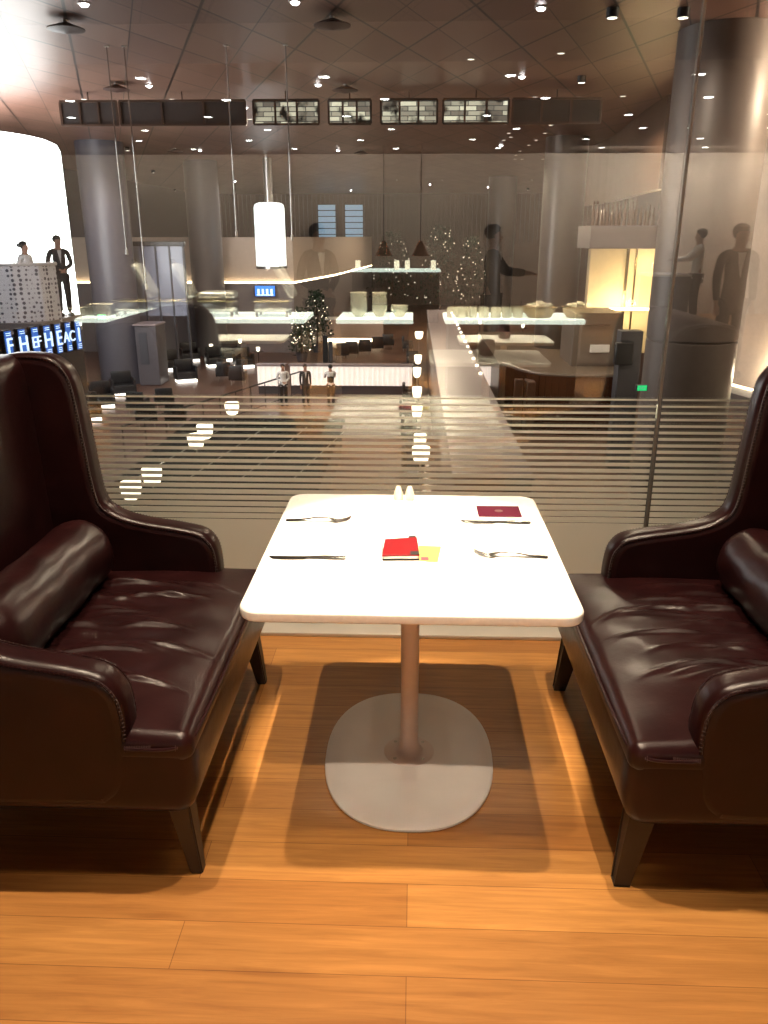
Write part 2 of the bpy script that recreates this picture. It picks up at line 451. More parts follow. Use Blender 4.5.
# clerestory reflection, built as a framed band of panes hung in the hall
def pane_mat():
    m = bpy.data.materials.new('clerestory_reflection'); m.use_nodes = True; nt = m.node_tree; b = nt.nodes['Principled BSDF']
    geo = N(nt, 'ShaderNodeNewGeometry'); br = N(nt, 'ShaderNodeTexBrick')
    br.inputs['Scale'].default_value = 1; br.inputs['Brick Width'].default_value = .5; br.inputs['Row Height'].default_value = .13; br.inputs['Mortar Size'].default_value = .012
    br.inputs['Color1'].default_value = (.75, .70, .52, 1); br.inputs['Color2'].default_value = (.12, .10, .08, 1); br.inputs['Mortar'].default_value = (.03, .03, .03, 1)
    mp = N(nt, 'ShaderNodeMapping'); mp.inputs['Rotation'].default_value = (R(90), 0, 0)
    nt.links.new(geo.outputs['Position'], mp.inputs[0]); nt.links.new(mp.outputs[0], br.inputs['Vector'])
    nz = N(nt, 'ShaderNodeTexNoise'); nz.inputs['Scale'].default_value = 2.2; nz.inputs['Detail'].default_value = 5; nt.links.new(geo.outputs['Position'], nz.inputs['Vector'])
    mx = N(nt, 'ShaderNodeMix', data_type='RGBA', blend_type='MULTIPLY'); mx.inputs[0].default_value = 1
    rp = N(nt, 'ShaderNodeValToRGB'); rp.color_ramp.elements[0].position = .38; rp.color_ramp.elements[1].position = .50
    nt.links.new(nz.outputs['Fac'], rp.inputs[0]); nt.links.new(br.outputs[0], mx.inputs[6]); nt.links.new(rp.outputs[0], mx.inputs[7])
    nt.links.new(mx.outputs[2], b.inputs['Emission Color']); b.inputs['Emission Strength'].default_value = 1.4
    b.inputs['Base Color'].default_value = (.05, .05, .05, 1); b.inputs['Roughness'].default_value = .2
    return m
M_win = pane_mat()
M_windark = mat('unlit_glazing', (.07, .068, .07), .15)
bounds = [58, 120, 150, 248, 318, 330, 372, 384, 438, 444, 512, 600]
wins = [(62, 118, 0), (121, 246, 0), (254, 319, 1), (329, 371, 1), (381, 437, 1), (443, 508, 1), (512, 600, 0)]
for k, (a, b_, lit) in enumerate(wins):
    p0 = aty(a, 116, 25.95); p1 = aty(b_, 116, 25.95)
    bm = B(); box(bm, p0.x, p1.x, 25.93, 25.97, 4.76, 5.34)
    w = struct('window_%d' % (k + 3), bm, M_win if lit else M_windark, smooth=False)
    bm = B(); n = 3
    for i in range(n + 1):
        xx = p0.x + (p1.x - p0.x) * i / n; box(bm, xx - .03, xx + .03, 25.88, 25.93, 4.74, 5.36)
    box(bm, p0.x, p1.x, 25.86, 26.0, 4.70, 4.76); box(bm, p0.x, p1.x, 25.86, 26.0, 5.34, 5.40); tube(bm, [((p0.x + p1.x) / 2, 25.95, 5.36), ((p0.x + p1.x) / 2, 25.95, CEIL)], .02, 6)
    obj('window_frame', bm, M_darkbrown, w, smooth=False)
# far wall with vertical ribs
bm = B(); box(bm, -22, 22, 86, 86.3, LOW, CEIL)
for i in range(100): box(bm, -22 + i * .44, -22 + i * .44 + .16, 85.7, 86, 1.0, CEIL)
struct('wall_far', bm, mat('ribbed_far_wall', (.12, .085, .07), .5), smooth=False)
bm = B(); box(bm, -22.3, -22, 3.31, 90, LOW, CEIL); struct('wall_left', bm, M_darkgrey, smooth=False)
# right-hand wall: beige above a dark plinth, lit from a cove at its foot
p0 = aty(700, 385, 24); p1 = aty(790, 385, 19.5)
def wallseg(bm, pts, z0, z1, th=.25):
    for a, b in zip(pts, pts[1:]):
        a = Vector((a[0], a[1])); b = Vector((b[0], b[1])); d = (b - a); n = Vector((-d.y, d.x)).normalized() * th
        vs = [bm.verts.new((q.x, q.y, z)) for z in (z0, z1) for q in (a, b, b + n, a + n)]
        for f in ((0, 1, 2, 3), (7, 6, 5, 4), (0, 4, 5, 1), (1, 5, 6, 2), (2, 6, 7, 3), (3, 7, 4, 0)): bm.faces.new([vs[i] for i in f])
rw = [(8.5, 25), (8.7, 23), (10.2, 18), (12.5, 12), (13.5, 3.4)]
bm = B(); wallseg(bm, rw, -2.3, CEIL, -.3); struct('wall_right', bm, M_beige, smooth=False)
bm = B(); wallseg(bm, [(x - .35, y - .1) for x, y in rw], LOW, -2.25, -.6); struct('trim_plinth', bm, M_darkgrey, smooth=False)
bm = B(); wallseg(bm, [(x - .22, y - .05) for x, y in rw], -2.24, -2.18, -.08); struct('trim_cove_light', bm, M_glow, smooth=False)

# ------------------------------------------------------------------ near SOFAS
def armpoly():
    # side panel outline of the left sofa in (x, z), ccw, front towards +x
    pts = [(-1.30, .235), (-.83, .235), (-.745, .255), (-.703, .32), (-.69, .44), (-.692, .52), (-.705, .575), (-.745, .618), (-.83, .640), (-.98, .665), (-1.065, .700),
           (-1.100, .755), (-1.118, .93), (-1.135, 1.12), (-1.155, 1.19), (-1.20, 1.235), (-1.27, 1.25), (-1.36, 1.245), (-1.43, 1.22), (-1.45, 1.15), (-1.43, .80), (-1.412, .45), (-1.40, .33), (-1.365, .262)]
    return catmull(pts, 5, True)
def make_sofa(sign, label):
    t = thing('wingback_sofa', label, 'sofa', (0, 0, 0), 0, 'burgundy leather sofas at the table')
    mir = lambda p: Vector((p[0] * -sign, p[1], p[2]))
    Y0, Y1 = 1.65, 2.73
    # base body
    def taper(p):
        q = p.copy()
        if q.z < .30: q.x += (-.012 if q.x > -1 else .0) * (.30 - q.z) / .08
        return mir(q)
    bm = B(); softbox(bm, (-1.42, Y0 + .004, .215), (-.537, Y1 - .004, .436), .042, (20, 24, 10), taper); obj('base', bm, M_leather, t)
    # seat cushion with creases
    rnd = random.Random(5 if sign > 0 else 11)
    ridges = []
    for k in range(26):
        ridges.append((rnd.uniform(1.86, 2.58), rnd.uniform(-1.05, -.74), rnd.uniform(.06, .17), rnd.uniform(.004, .0095), rnd.uniform(.008, .015), rnd.uniform(-.30, .30), rnd.uniform(.5, 2.2)))
    def seatfn(p):
        q = p.copy()
        u = (q.x + .90) / .36; v = (q.y - 2.19) / .53
        if q.z > .43:
            cr = max(0, 1 - abs(u) ** 2.6) * max(0, 1 - abs(v) ** 3.0)
            q.z += .046 * cr
            q.z -= .010 * math.exp(-(u * u + v * v) * 3)
            if abs(v) < .93 and abs(u) < .95:
                for (yc, xc, xw, h, w, sl, cv) in ridges:
                    yy = yc + sl * (q.x - xc) * .5 - cv * (q.x - xc) ** 2
                    q.z += h * math.exp(-((q.y - yy) / w) ** 2) * math.exp(-((q.x - xc) / xw) ** 4)
            q.z += .003 * math.sin(q.y * 31 + math.sin(q.x * 13) * 2) * cr
        # sides: gathers
        return mir(q)
    bm = B(); softbox(bm, (-1.30, Y0 + .002, .375), (-.536, Y1 - .002, .458), .034, (60, 240, 8), seatfn); obj('seat_cushion', bm, M_leather, t, angle=80)
    # backrest
    def backfn(p):
        q = p.copy(); z = (q.z - .4) / .85
        q.x += -.03 * z + .0
        v = (q.y - 2.19) / .5
        if q.x > -1.36: q.x += .022 * max(0, 1 - v ** 4) * max(0, 1 - (2 * z - 1) ** 4) if abs(v) < 1 and 0 < z < 1 else 0
        return mir(q)
    bm = B(); softbox(bm, (-1.42, Y0 + .02, .26), (-1.275, Y1 - .02, 1.245), .045, (8, 30, 30), backfn); obj('backrest', bm, M_leather, t, angle=80)
    poly = armpoly()
    for k, (a, b) in enumerate(((Y0, Y0 + .10), (Y1 - .10, Y1))):
        bm = B(); plate(bm, poly, a, b, .034, lambda x, z, tt: mir((x, tt, z)), 6)
        arm = obj('arm_wing', bm, M_leather, t, angle=60)
        # welted seam with overcast stitches along the outer edges
        for yy, sd in ((a + .006, -1), (b - .006, 1)):
            ed = [p for p in inset(poly, .012) if p[1] > .44]
            # order from front bottom to the back top
            ed = [p for p in ed if p[0] > -1.34]
            bm = B(); tube(bm, [mir((p[0], yy, p[1])) for p in ed], .0042, 6); w = obj('piping', bm, M_leather, arm)
            bm = B(); L = 0; last = None
            for a0, b0 in zip(ed, ed[1:]):
                d = Vector(b0) - Vector(a0); seg = d.length; s = 0
                while L + seg - s > .011:
                    s += .011 - L; L = 0; c = Vector(a0) + d * (s / seg)
                    nn = Vector((-d.y, d.x)).normalized() * .0062
                    tube(bm, [mir((c.x - nn.x, yy + sd * .001, c.y - nn.y)), mir((c.x, yy + sd * .0052, c.y)), mir((c.x + nn.x, yy - sd * .001, c.y + nn.y))], .0012, 4)
                L += seg - s
            obj('stitching', bm, M_stitch, arm)
    # piping round the seat front edge
    edge = catmull([(-.70, Y0 - .002, .425), (-.62, Y0 - .004, .425), (-.575, Y0 + .004, .427), (-.548, Y0 + .03, .43), (-.537, Y0 + .09, .432), (-.533, 2.0, .435), (-.533, 2.4, .435),
                    (-.537, Y1 - .09, .432), (-.548, Y1 - .03, .43), (-.575, Y1 - .004, .427), (-.62, Y1 + .004, .425), (-.70, Y1 + .002, .425)], 8)
    bm = B(); tube(bm, [mir(p) for p in edge], .0045, 6); obj('piping', bm, M_leather, t)
    bm = B()
    for i in range(0, 30):
        p = Vector(edge[0]).lerp(Vector(edge[16]), i / 30) if i < 16 else Vector(edge[min(len(edge) - 1, i)])
        tube(bm, [mir((p.x, p.y - .002, p.z - .008)), mir((p.x + .001, p.y - .005, p.z)), mir((p.x, p.y + .001, p.z + .008))], .0012, 4)
    obj('stitching', bm, M_stitch, t)
    # legs: square tapered, slightly splayed
    for (xt, yt, xb, yb) in ((-.60, Y0 + .075, -.565, Y0 + .06), (-.60, Y1 - .075, -.565, Y1 - .06), (-1.36, Y0 + .075, -1.40, Y0 + .06), (-1.36, Y1 - .075, -1.40, Y1 - .06)):
        bm = B()
        g = bmesh.ops.create_cube(bm, size=1)
        for v in g['verts']:
            top = v.co.z > 0; s = .062 if top else .034
            v.co = mir(((xt if top else xb) + v.co.x * s, (yt if top else yb) + v.co.y * s, .235 if top else 0))
        bmesh.ops.bevel(bm, geom=bm.edges[:], offset=.004, segments=2, affect='EDGES')
        obj('leg', bm, M_leg, t)
    return t
make_sofa(1, 'burgundy leather wingback sofa on the left side of the white table')
make_sofa(-1, 'burgundy leather wingback sofa on the right side of the white table')
def bolster(sign, label):
    bm = B(); n = 40; m = 26; x, z = -1.135 * sign, .588; L0, L1 = 1.775, 2.60
    rings = []
    for j in range(m + 1):
        s = j / m; y = L0 + (L1 - L0) * s
        e = min(s, 1 - s) / .13
        rr = .118 * (math.sqrt(max(0, 1 - (1 - min(1, e)) ** 2)) if e < 1 else 1) + .001
        ring = []
        for i in range(n):
            a = 2 * math.pi * i / n
            wob = 1 + .012 * math.sin(a * 3 + s * 17) + .010 * math.sin(a * 7 - s * 31)
            ring.append(bm.verts.new((x + rr * .96 * math.cos(a) * wob, y, z + rr * 1.04 * math.sin(a) * wob)))
        rings.append(ring)
    for a, b in zip(rings, rings[1:]):
        for i in range(n): bm.faces.new((a[i], a[(i + 1) % n], b[(i + 1) % n], b[i]))
    bm.faces.new(rings[0]); bm.faces.new(rings[-1])
    o = obj('bolster_cushion', bm, M_leather); tag(o, label, 'cushion', 'leather bolster cushions')
    for yy in (L0 + .012, L1 - .012):
        bm = B(); rr = .118 * .50
        tube(bm, [(x + rr * .96 * math.cos(2 * math.pi * i / 32), yy, z + rr * 1.04 * math.sin(2 * math.pi * i / 32)) for i in range(32)], .004, 6, True); obj('piping', bm, M_leather, o)
bolster(1, 'round leather bolster cushion lying along the left sofa backrest')
bolster(-1, 'round leather bolster cushion lying along the right sofa backrest')

# ------------------------------------------------------------------ TABLE
TC = (0, 2.235)
t = thing('pedestal_table', 'white pedestal table set for two between the leather sofas', 'table', (0, 2.235, 0))
bm = B(); plate(bm, rrect(-.428, .428, -.480, .478, .055), .722, .75, .006, XY); obj('table_top', bm, M_white, t)
bm = B(); lathe(bm, [(.268, 0), (.272, .003), (.272, .010), (.266, .015), (.20, .0165), (.06, .0175), (0, .0175)], n=72, sx=1.0, sy=1.34, power=2.35); obj('base_plate', bm, M_enamel, t)
bm = B(); lathe(bm, [(.082, .0155), (.082, .018), (.078, .0195), (.05, .021), (.042, .026), (.034, .040), (.0295, .06), (.0285, .10), (.0285, .69)], n=40); obj('column', bm, M_pole, t)
bm = B(); lathe(bm, [(.0285, .67), (.06, .69), (.11, .70), (.11, .722)], n=32); box(bm, -.26, .26, -.02, .02, .702, .722); box(bm, -.02, .02, -.26, .26, .702, .722); obj('top_bracket', bm, M_pole, t)
for a in (45, 135, 225, 315):
    bm = B(); lathe(bm, [(.006, .018), (.006, .0215), (.004, .0225), (0, .0225)], .064 * math.cos(R(a)), .064 * math.sin(R(a)), 12); obj('screw', bm, M_steel, t)

TZ = .7502
def placemat(x0, x1, y0, y1, label):
    bm = B(); plate(bm, rrect(x0, x1, y0, y1, .004, 3), TZ, TZ + .0014, .0005, XY, 2); o = obj('placemat', bm, M_paper); tag(o, label, 'placemat', 'paper placemats')
placemat(-.419, -.115, 2.07, 2.50, 'white paper placemat at the left seat of the white table')
placemat(.115, .419, 2.07, 2.50, 'white paper placemat at the right seat of the white table')
def flat_strip(bm, sec):
    """sec: list of (s, z, halfwidth, offset) along local x"""
    top, bot = [], []
    for (s, z, hw, off) in sec:
        row = []
        for (yy, zz) in ((-hw, 0), (-hw * .5, .0012), (hw * .5, .0012), (hw, 0), (hw * .5, -.0008), (-hw * .5, -.0008)):
            row.append(bm.verts.new((s, off + yy, z + zz)))
        top.append(row)
    for a, b in zip(top, top[1:]):
        for i in range(6): bm.faces.new((a[i], a[(i + 1) % 6], b[(i + 1) % 6], b[i]))
    bm.faces.new(top[0]); bm.faces.new(top[-1][::-1])
def fork(loc, rz, label):
    t = thing('fork', label, 'fork', loc, rz, 'table forks'); t.scale = (1, 1.35, 1.2)
    bm = B(); flat_strip(bm, [(-.105, .002, .005, 0), (-.10, .002, .0085, 0), (-.06, .004, .0065, 0), (-.01, .010, .0035, 0), (.03, .011, .0032, 0), (.045, .008, .008, 0), (.055, .005, .0115, 0), (.062, .0035, .0120, 0)]); obj('handle', bm, M_chrome, t)
    for k in range(4):
        o = -.0102 + k * .0068
        bm = B(); flat_strip(bm, [(.060, .0036, .0020, o), (.075, .004, .0018, o), (.092, .008, .0015, o), (.106, .014, .0008, o)]); obj('tine', bm, M_chrome, t)
def knife(loc, rz, label):
    t = thing('table_knife', label, 'knife', loc, rz, 'table knives'); t.scale = (1, 1.35, 1.2)
    bm = B(); flat_strip(bm, [(-.11, .003, .005, 0), (-.105, .003, .009, 0), (-.05, .004, .0085, 0), (-.005, .003, .0055, 0), (.0, .003, .005, 0)]); obj('handle', bm, M_chrome, t)
    bm = B(); flat_strip(bm, [(-.002, .003, .005, 0), (.01, .0022, .0085, .002), (.07, .002, .0105, .003), (.10, .002, .008, .002), (.112, .002, .002, -.003)]); obj('blade', bm, mat('knife_blade', (.36, .35, .34), .22, metal=1.0), t)
CZ = TZ + .0016
fork((-.30, 2.415, CZ), R(-2), 'steel fork at the far side of the left place setting')
knife((-.295, 2.105, CZ), R(180), 'steel knife at the near side of the left place setting')
knife((.27, 2.425, CZ), R(178), 'steel knife in front of the maroon booklet')
fork((.285, 2.135, CZ), R(179), 'steel fork at the near side of the right place setting')
# loose napkin-like card and booklet
bm = B(); box(bm, .13, .34, 2.468, 2.575, TZ, TZ + .0012, .0004, 1); o = obj('boarding_pass', bm, M_paper); tag(o, 'white card lying partly under the maroon booklet', 'card')
bm = B(); box(bm, .218, .360, 2.472, 2.580, TZ + .0045, TZ + .0055, .0003, 1); bk = obj('booklet', bm, M_maroon); tag(bk, 'maroon passport booklet lying near the far right corner of the table', 'booklet')
bm = B(); box(bm, .220, .357, 2.474, 2.578, TZ + .0018, TZ + .0045); obj('pages', bm, M_paper, bk)
bm = B(); lathe(bm, [(.014, TZ + .0056), (.014, TZ + .0058), (0, TZ + .0058)], .289, 2.528, 16); obj('emblem', bm, mat('gold_foil_stamp', (.07, .012, .014), .4), bk)
# red folded card pack
t = thing('red_card_pack', 'red folded card pack with white slip standing in its fold, table centre', 'pack', (-.03, 2.165, TZ), R(3))
Mx = Matrix.Rotation(R(0), 4, 'X')
bm = B(); box(bm, -.055, .050, -.068, .060, 0, .004, .0015, 1); obj('back_cover', bm, M_black, t)
bm = B(); box(bm, -.052, .047, -.064, .058, .004, .014, .001, 1); obj('pages', bm, M_paper, t)
bm = B(); plate(bm, [(-.056, -.069), (.050, -.069), (.050, .072), (-.046, .056)], .014, .019, .0012, XY, 2); obj('front_cover', bm, M_red, t)
bm = B(); box(bm, .024, .050, -.069, -.045, .0191, .0205); obj('corner_tab', bm, M_black, t)
bm = B(); box(bm, -.034, .026, .060, .092, .010, .015, .0005, 1); obj('slip', bm, M_paper, t)
bm = B(); box(bm, .026, .048, .066, .092, .010, .0165, .001, 1); obj('clasp', bm, M_black, t)
bm = B(); plate(bm, [(.052, 2.098 - .008), (.075, 2.095 - .005), (.088, 2.21), (.022, 2.215), (.022, 2.10)], TZ, TZ + .001, .0003, XY, 2); o = obj('yellow_card', bm, M_yellow); tag(o, 'small yellow card sticking out under the red card pack', 'card')
bm = B(); box(bm, .028, .05, 2.100, 2.125, TZ + .001, TZ + .0016); obj('print_patch', bm, mat('maroon_print', (.35, .05, .08), .5), o)
for dx, kind in ((-.047, 'salt'), (-.008, 'pepper')):
    o = thing(kind + '_shaker', 'small ivory shaker, %s of the pair at the far edge of the table' % ('left' if dx < -.02 else 'right'), 'shaker', (dx, 2.655, TZ), 0, 'salt and pepper shakers')
    bm = B(); lathe(bm, [(.0155, 0), (.0165, .004), (.0155, .018), (.0125, .033), (.0095, .043), (.006, .049), (0, .051)], n=24); obj('body', bm, M_porc, o)
    bm = B()
    for a in range(3): lathe(bm, [(.001, .0485), (.001, .0506), (0, .0508)], .003 * math.cos(a * 2.1), .003 * math.sin(a * 2.1), 6)
    obj('pour_hole', bm, M_black, o)

# ------------------------------------------------------------------ PEOPLE
def skin_mesh(name, verts, edges, radii, m, parent, root=0, sub=1):
    me = bpy.data.meshes.new(name); me.from_pydata([tuple(v) for v in verts], edges, []); me.materials.append(m)
    o = bpy.data.objects.new(name, me); COL.objects.link(o); parent_to(o, parent)
    md = o.modifiers.new('skin', 'SKIN'); md.use_smooth_shade = True
    sv = me.skin_vertices[0].data
    for i, r in enumerate(radii):
        sv[i].radius = r if isinstance(r, tuple) else (r, r); sv[i].use_root = (i == root)
    s = o.modifiers.new('sub', 'SUBSURF'); s.levels = sub; s.render_levels = sub
    return o
def person(label, loc, rz, pose='stand', top=None, legs=None, female=False, bun=False, group=None, lower=True, vest=False, scale=1.0):
    top = top or M_suit; legs = legs or M_suit
    t = thing('person', label, 'person', loc, rz, group); t.scale = (scale,) * 3
    hipz = .92
    J = dict(pelvis=(0, 0, .96), waist=(0, .0, 1.10), chest=(0, .01, 1.28), collar=(0, 0, 1.42), neck=(0, -.005, 1.49), jaw=(0, -.025, 1.565), skull=(0, -.008, 1.65), crown=(0, .0, 1.715),
             nose=(0, -.115, 1.615))
    sw = .165 if female else .19
    arms = {}
    if pose == 'clasp':   # hands held together in front
        arms = {s: [(s * sw, 0, 1.40), (s * (sw + .07), .03, 1.14), (s * .05, -.20, 1.02)] for s in (-1, 1)}
    elif pose == 'reach':
        arms = {s: [(s * sw, 0, 1.40), (s * (sw + .03), -.16, 1.20), (s * .12, -.42, 1.18)] for s in (-1, 1)}
    else:
        arms = {s: [(s * sw, 0, 1.40), (s * (sw + .025), .02, 1.13), (s * (sw + .02), -.05, .88)] for s in (-1, 1)}
    # body: one continuous mesh
    V = [J['pelvis'], J['waist'], J['chest'], J['collar'], J['neck'], J['jaw'], J['skull'], J['crown'], J['nose']]
    Rr = [(.125, .09), (.115, .085), (.14, .095), (.09, .07), (.052, .052), (.062, .070), (.080, .092), (.050, .060), (.012, .014)]
    E_ = [(0, 1), (1, 2), (2, 3), (3, 4), (4, 5), (5, 6), (6, 7), (5, 8)]
    for s in (-1, 1):
        i = len(V); a = arms[s]; V += a; Rr += [.048, .040, .026]; E_ += [(3, i), (i, i + 1), (i + 1, i + 2)]
        d = (Vector(a[2]) - Vector(a[1])).normalized(); side = Vector((1, 0, 0))
        palm = Vector(a[2]) + d * .06; V.append(tuple(palm)); Rr.append((.030, .018)); E_.append((i + 2, i + 3))
        for f in range(4):
            b = palm + d * .025 + side * (f - 1.5) * .018; c = palm + d * (.075 + (.012, .02, .014, 0)[f]) + side * (f - 1.5) * .020 + Vector((0, -.01, -.01))
            n0 = len(V); V += [tuple(b), tuple(c)]; Rr += [.009, .007]; E_ += [(i + 3, n0), (n0, n0 + 1)]
        n0 = len(V); V.append(tuple(palm + d * .01 + side * -s * .045)); Rr.append(.009); E_.append((i + 3, n0))
        i = len(V); V += [(s * .09, 0, .88), (s * .10, -.01, .48), (s * .10, .03, .08), (s * .11, -.10, .035)]; Rr += [.085, .055, .038, .035]; E_ += [(0, i), (i, i + 1), (i + 1, i + 2), (i + 2, i + 3)]
    body = skin_mesh('body', V, E_, Rr, M_skin, t)
    # clothing
    V = [J['pelvis'], J['waist'], J['chest'], J['collar']] ; Rr = [(.155, .115), (.135, .105), (.165, .115), (.105, .082)]; E_ = [(0, 1), (1, 2), (2, 3)]
    for s in (-1, 1):
        i = len(V); a = arms[s]; V += a; Rr += [.066, .054, .042]; E_ += [(3, i), (i, i + 1), (i + 1, i + 2)]
    V.append((0, 0, .84)); Rr.append((.165, .12)); E_.append((0, len(V) - 1))
    jk = skin_mesh('jacket' if top is M_suit else 'shirt', V, E_, Rr, top, t)
    if top is M_suit and not vest:
        bm = B(); plate(bm, [(-.0, 1.16), (.045, 1.44), (-.045, 1.44)], 0, .012, .003, lambda x, z, q: (x, -.118 - q + .035 * max(0, (z - 1.25)) / .2, z), 2); obj('shirt_front', bm, M_shirt, t)
    if vest:
        V = [(0, 0, .90), (0, 0, 1.05), (0, .005, 1.26), (0, 0, 1.38)]; skin_mesh('waistcoat', V, [(0, 1), (1, 2), (2, 3)], [(.165, .125), (.15, .118), (.175, .126), (.12, .09)], M_suit, t)
    if lower:
        V = [(0, 0, .90)]; Rr = [(.13, .11)]; E_ = []
        for s in (-1, 1):
            i = len(V); V += [(s * .09, 0, .84), (s * .10, -.01, .48), (s * .10, .03, .07)]; Rr += [.10, .078, .062]; E_ += [(0, i), (i, i + 1), (i + 1, i + 2)]
        skin_mesh('trousers', V, E_, Rr, legs, t)
        for s in (-1, 1):
            bm = B(); softbox(bm, (s * .105 - .05, -.19, 0), (s * .105 + .05, .09, .085), .035, (6, 10, 4)); obj('shoe', bm, M_black, t)
    # hair
    bm = B(); bmesh.ops.create_uvsphere(bm, u_segments=20, v_segments=12, radius=1)
    for v in bm.verts:
        q = v.co.copy(); k = 1.0
        if q.y < -.25 and q.z < .35: k = .80
        v.co = Vector((q.x * .098 * k, .012 + q.y * .112 * k, 1.672 + q.z * (.092 if q.z > 0 else .10) * k))
    if bun:
        g = bmesh.ops.create_uvsphere(bm, u_segments=12, v_segments=8, radius=.05)
        for v in g['verts']: v.co += Vector((0, .145, 1.66))
    obj('hair', bm, M_hair, t)
    return t

# ------------------------------------------------------------------ HALL BEYOND THE GLASS
# round columns (structure)
def column(x, y, r, z0, z1, m, seam=None):
    bm = B(); prof = [(r, z0)]
    if seam is not None: prof += [(r, seam - .03), (r - .03, seam - .02), (r - .03, seam + .02), (r, seam + .03)]
    prof += [(r, z1)]
    lathe(bm, prof, x, y, 64); o = struct('column', bm, m); return o
column(6.40, 19, 1.0, LOW, CEIL, M_column, -.62)
lamp((8.9, 20.3, -1.7), 160, (1, .80, .58), .05, name='cove_lamp')
lamp((3.2, 15.5, 4.9), 420, (1, .84, .70), .15, 100, (6.4, 19, 0), .6)  # added spot to lighten the bronze column
lamp((9.6, 17.2, 4.6), 900, (1, .82, .62), .15)  # added point fill for the beige right wall
c = aty(110, 250, 39); column(c.x, 39, 1.05, LOW, CEIL, mat('slate_column', (.085, .08, .095), .4))
c = aty(206, 250, 48.65); column(c.x, 48.65, .95, LOW, CEIL, mat('mid_grey_column', (.14, .13, .135), .4))
c = aty(560, 250, 38); column(c.x, 38, .92, LOW, CEIL, mat('dark_taupe_column', (.09, .075, .065), .35, metal=.4))
c = aty(500, 250, 62); column(c.x, 62, 1.0, LOW, CEIL, mat('dark_taupe_column', (.09, .075, .065), .35, metal=.4))

# luminous drums
M_day2 = mat('soft_backlit_drape', (.9, .92, .97), .6, emit=(.93, .97, 1.0), strength=1.6)
def drum(label, x, y, r, z0, z1, m=None):
    t = thing('luminous_column', label, 'light column', (x, y, z0))
    bm = B(); lathe(bm, [(r - .3, 0), (r, 0), (r, z1 - z0 - .25), (r - .07, z1 - z0 - .08), (r - .25, z1 - z0), (0, z1 - z0)], n=96)
    obj('glowing_drape', bm, m or M_day, t)
    bm = B(); lathe(bm, [(r + .03, -.12), (r + .03, .02), (r - .3, .02)], n=96); obj('base_ring', bm, M_steel, t)
    bm = B(); lathe(bm, [(.25, z1 - z0 - .01), (.25, CEIL - z0)], n=32); obj('hanger', bm, M_steel, t)
    return t
xr = aty(71, 200, 24).x
drum('large glowing white drum column at the left edge behind two silhouetted people', xr - 5.3, 25.5, 4.2, -1.2, 4.35)
x0 = aty(255, 230, 47).x; x1 = aty(285, 230, 47).x
drum('narrow glowing white column above the cove-lit wall in the distance', (x0 + x1) / 2, 47, (x1 - x0) / 2, .0, 3.35, M_day2)
for px0, px1, nm in ((318, 336, 'left'), (345, 363, 'right')):
    a = aty(px0, 200, 85.6); b = aty(px1, 252, 85.6)
    t = thing('blue_light_panel', 'pale blue backlit panel on the far hall, %s of the pair' % nm, 'light panel', (0, 0, 0), 0, 'pale blue backlit panels')
    bm = B(); box(bm, a.x, b.x, 85.5, 85.69, b.z, 4.6); obj('panel', bm, M_blueday, t, smooth=False)
    bm = B()
    for i in range(9): z = b.z + (4.6 - b.z) * i / 8; box(bm, a.x - .03, b.x + .03, 85.43, 85.5, z - .04, z + .04)
    obj('louvre', bm, M_darkgrey, t, smooth=False)

# left mezzanine with patterned balustrade and two people
MZ = -.12
bm = B(); box(bm, -22, aty(62, 310, 18).x, 16.9, 19.1, MZ - .18, MZ); struct('floor', bm, mat('mezzanine_edge', (.22, .20, .20), .5), smooth=False)
def perf_mat():
    m = bpy.data.materials.new('perforated_white_screen'); m.use_nodes = True; nt = m.node_tree; b = nt.nodes['Principled BSDF']
    geo = N(nt, 'ShaderNodeNewGeometry'); vo = N(nt, 'ShaderNodeTexVoronoi'); vo.inputs['Scale'].default_value = 10.5; vo.inputs['Randomness'].default_value = .3
    mp = N(nt, 'ShaderNodeMapping'); mp.inputs['Rotation'].default_value = (R(90), 0, 0)
    nt.links.new(geo.outputs['Position'], mp.inputs[0]); nt.links.new(mp.outputs[0], vo.inputs['Vector'])
    rp = N(nt, 'ShaderNodeValToRGB'); rp.color_ramp.interpolation = 'LINEAR'
    rp.color_ramp.elements[0].position = .30; rp.color_ramp.elements[0].color = (.10, .10, .13, 1); rp.color_ramp.elements[1].position = .42; rp.color_ramp.elements[1].color = (.85, .84, .88, 1)
    nt.links.new(vo.outputs['Distance'], rp.inputs[0]); nt.links.new(rp.outputs[0], b.inputs['Base Color']); b.inputs['Roughness'].default_value = .5
    return m
t = thing('balustrade', 'white patterned perforated balustrade in front of the large glowing column', 'balustrade', (0, 0, 0))
bm = B(); arc = [(-22 + i * 1.1, 16.9) for i in range(12)] + [(-9.0, 16.92), (-8.4, 17.05), (-7.95, 17.4), (-7.8, 17.9)]
arc = [(x, y) for x, y in arc if x < -7.7]
wallseg(bm, arc, MZ - .24, 1.02, .06); obj('screen_panel', bm, perf_mat(), t, smooth=False)
bm = B(); tube(bm, [(x, y + .03, 1.05) for x, y in arc], .04, 8); obj('handrail', bm, M_enamel, t)
w = aty(24, 250, 18.2); person('woman with dark hair in a bun standing behind the patterned balustrade', (w.x, 18.2, MZ), R(75), 'clasp', M_shirt, M_suit, True, True, scale=.93)
w = aty(58, 250, 18.6); person('man in a dark suit silhouetted against the large glowing column', (w.x, 18.6, MZ), R(35), 'clasp', M_suit, M_suit, scale=1.0)

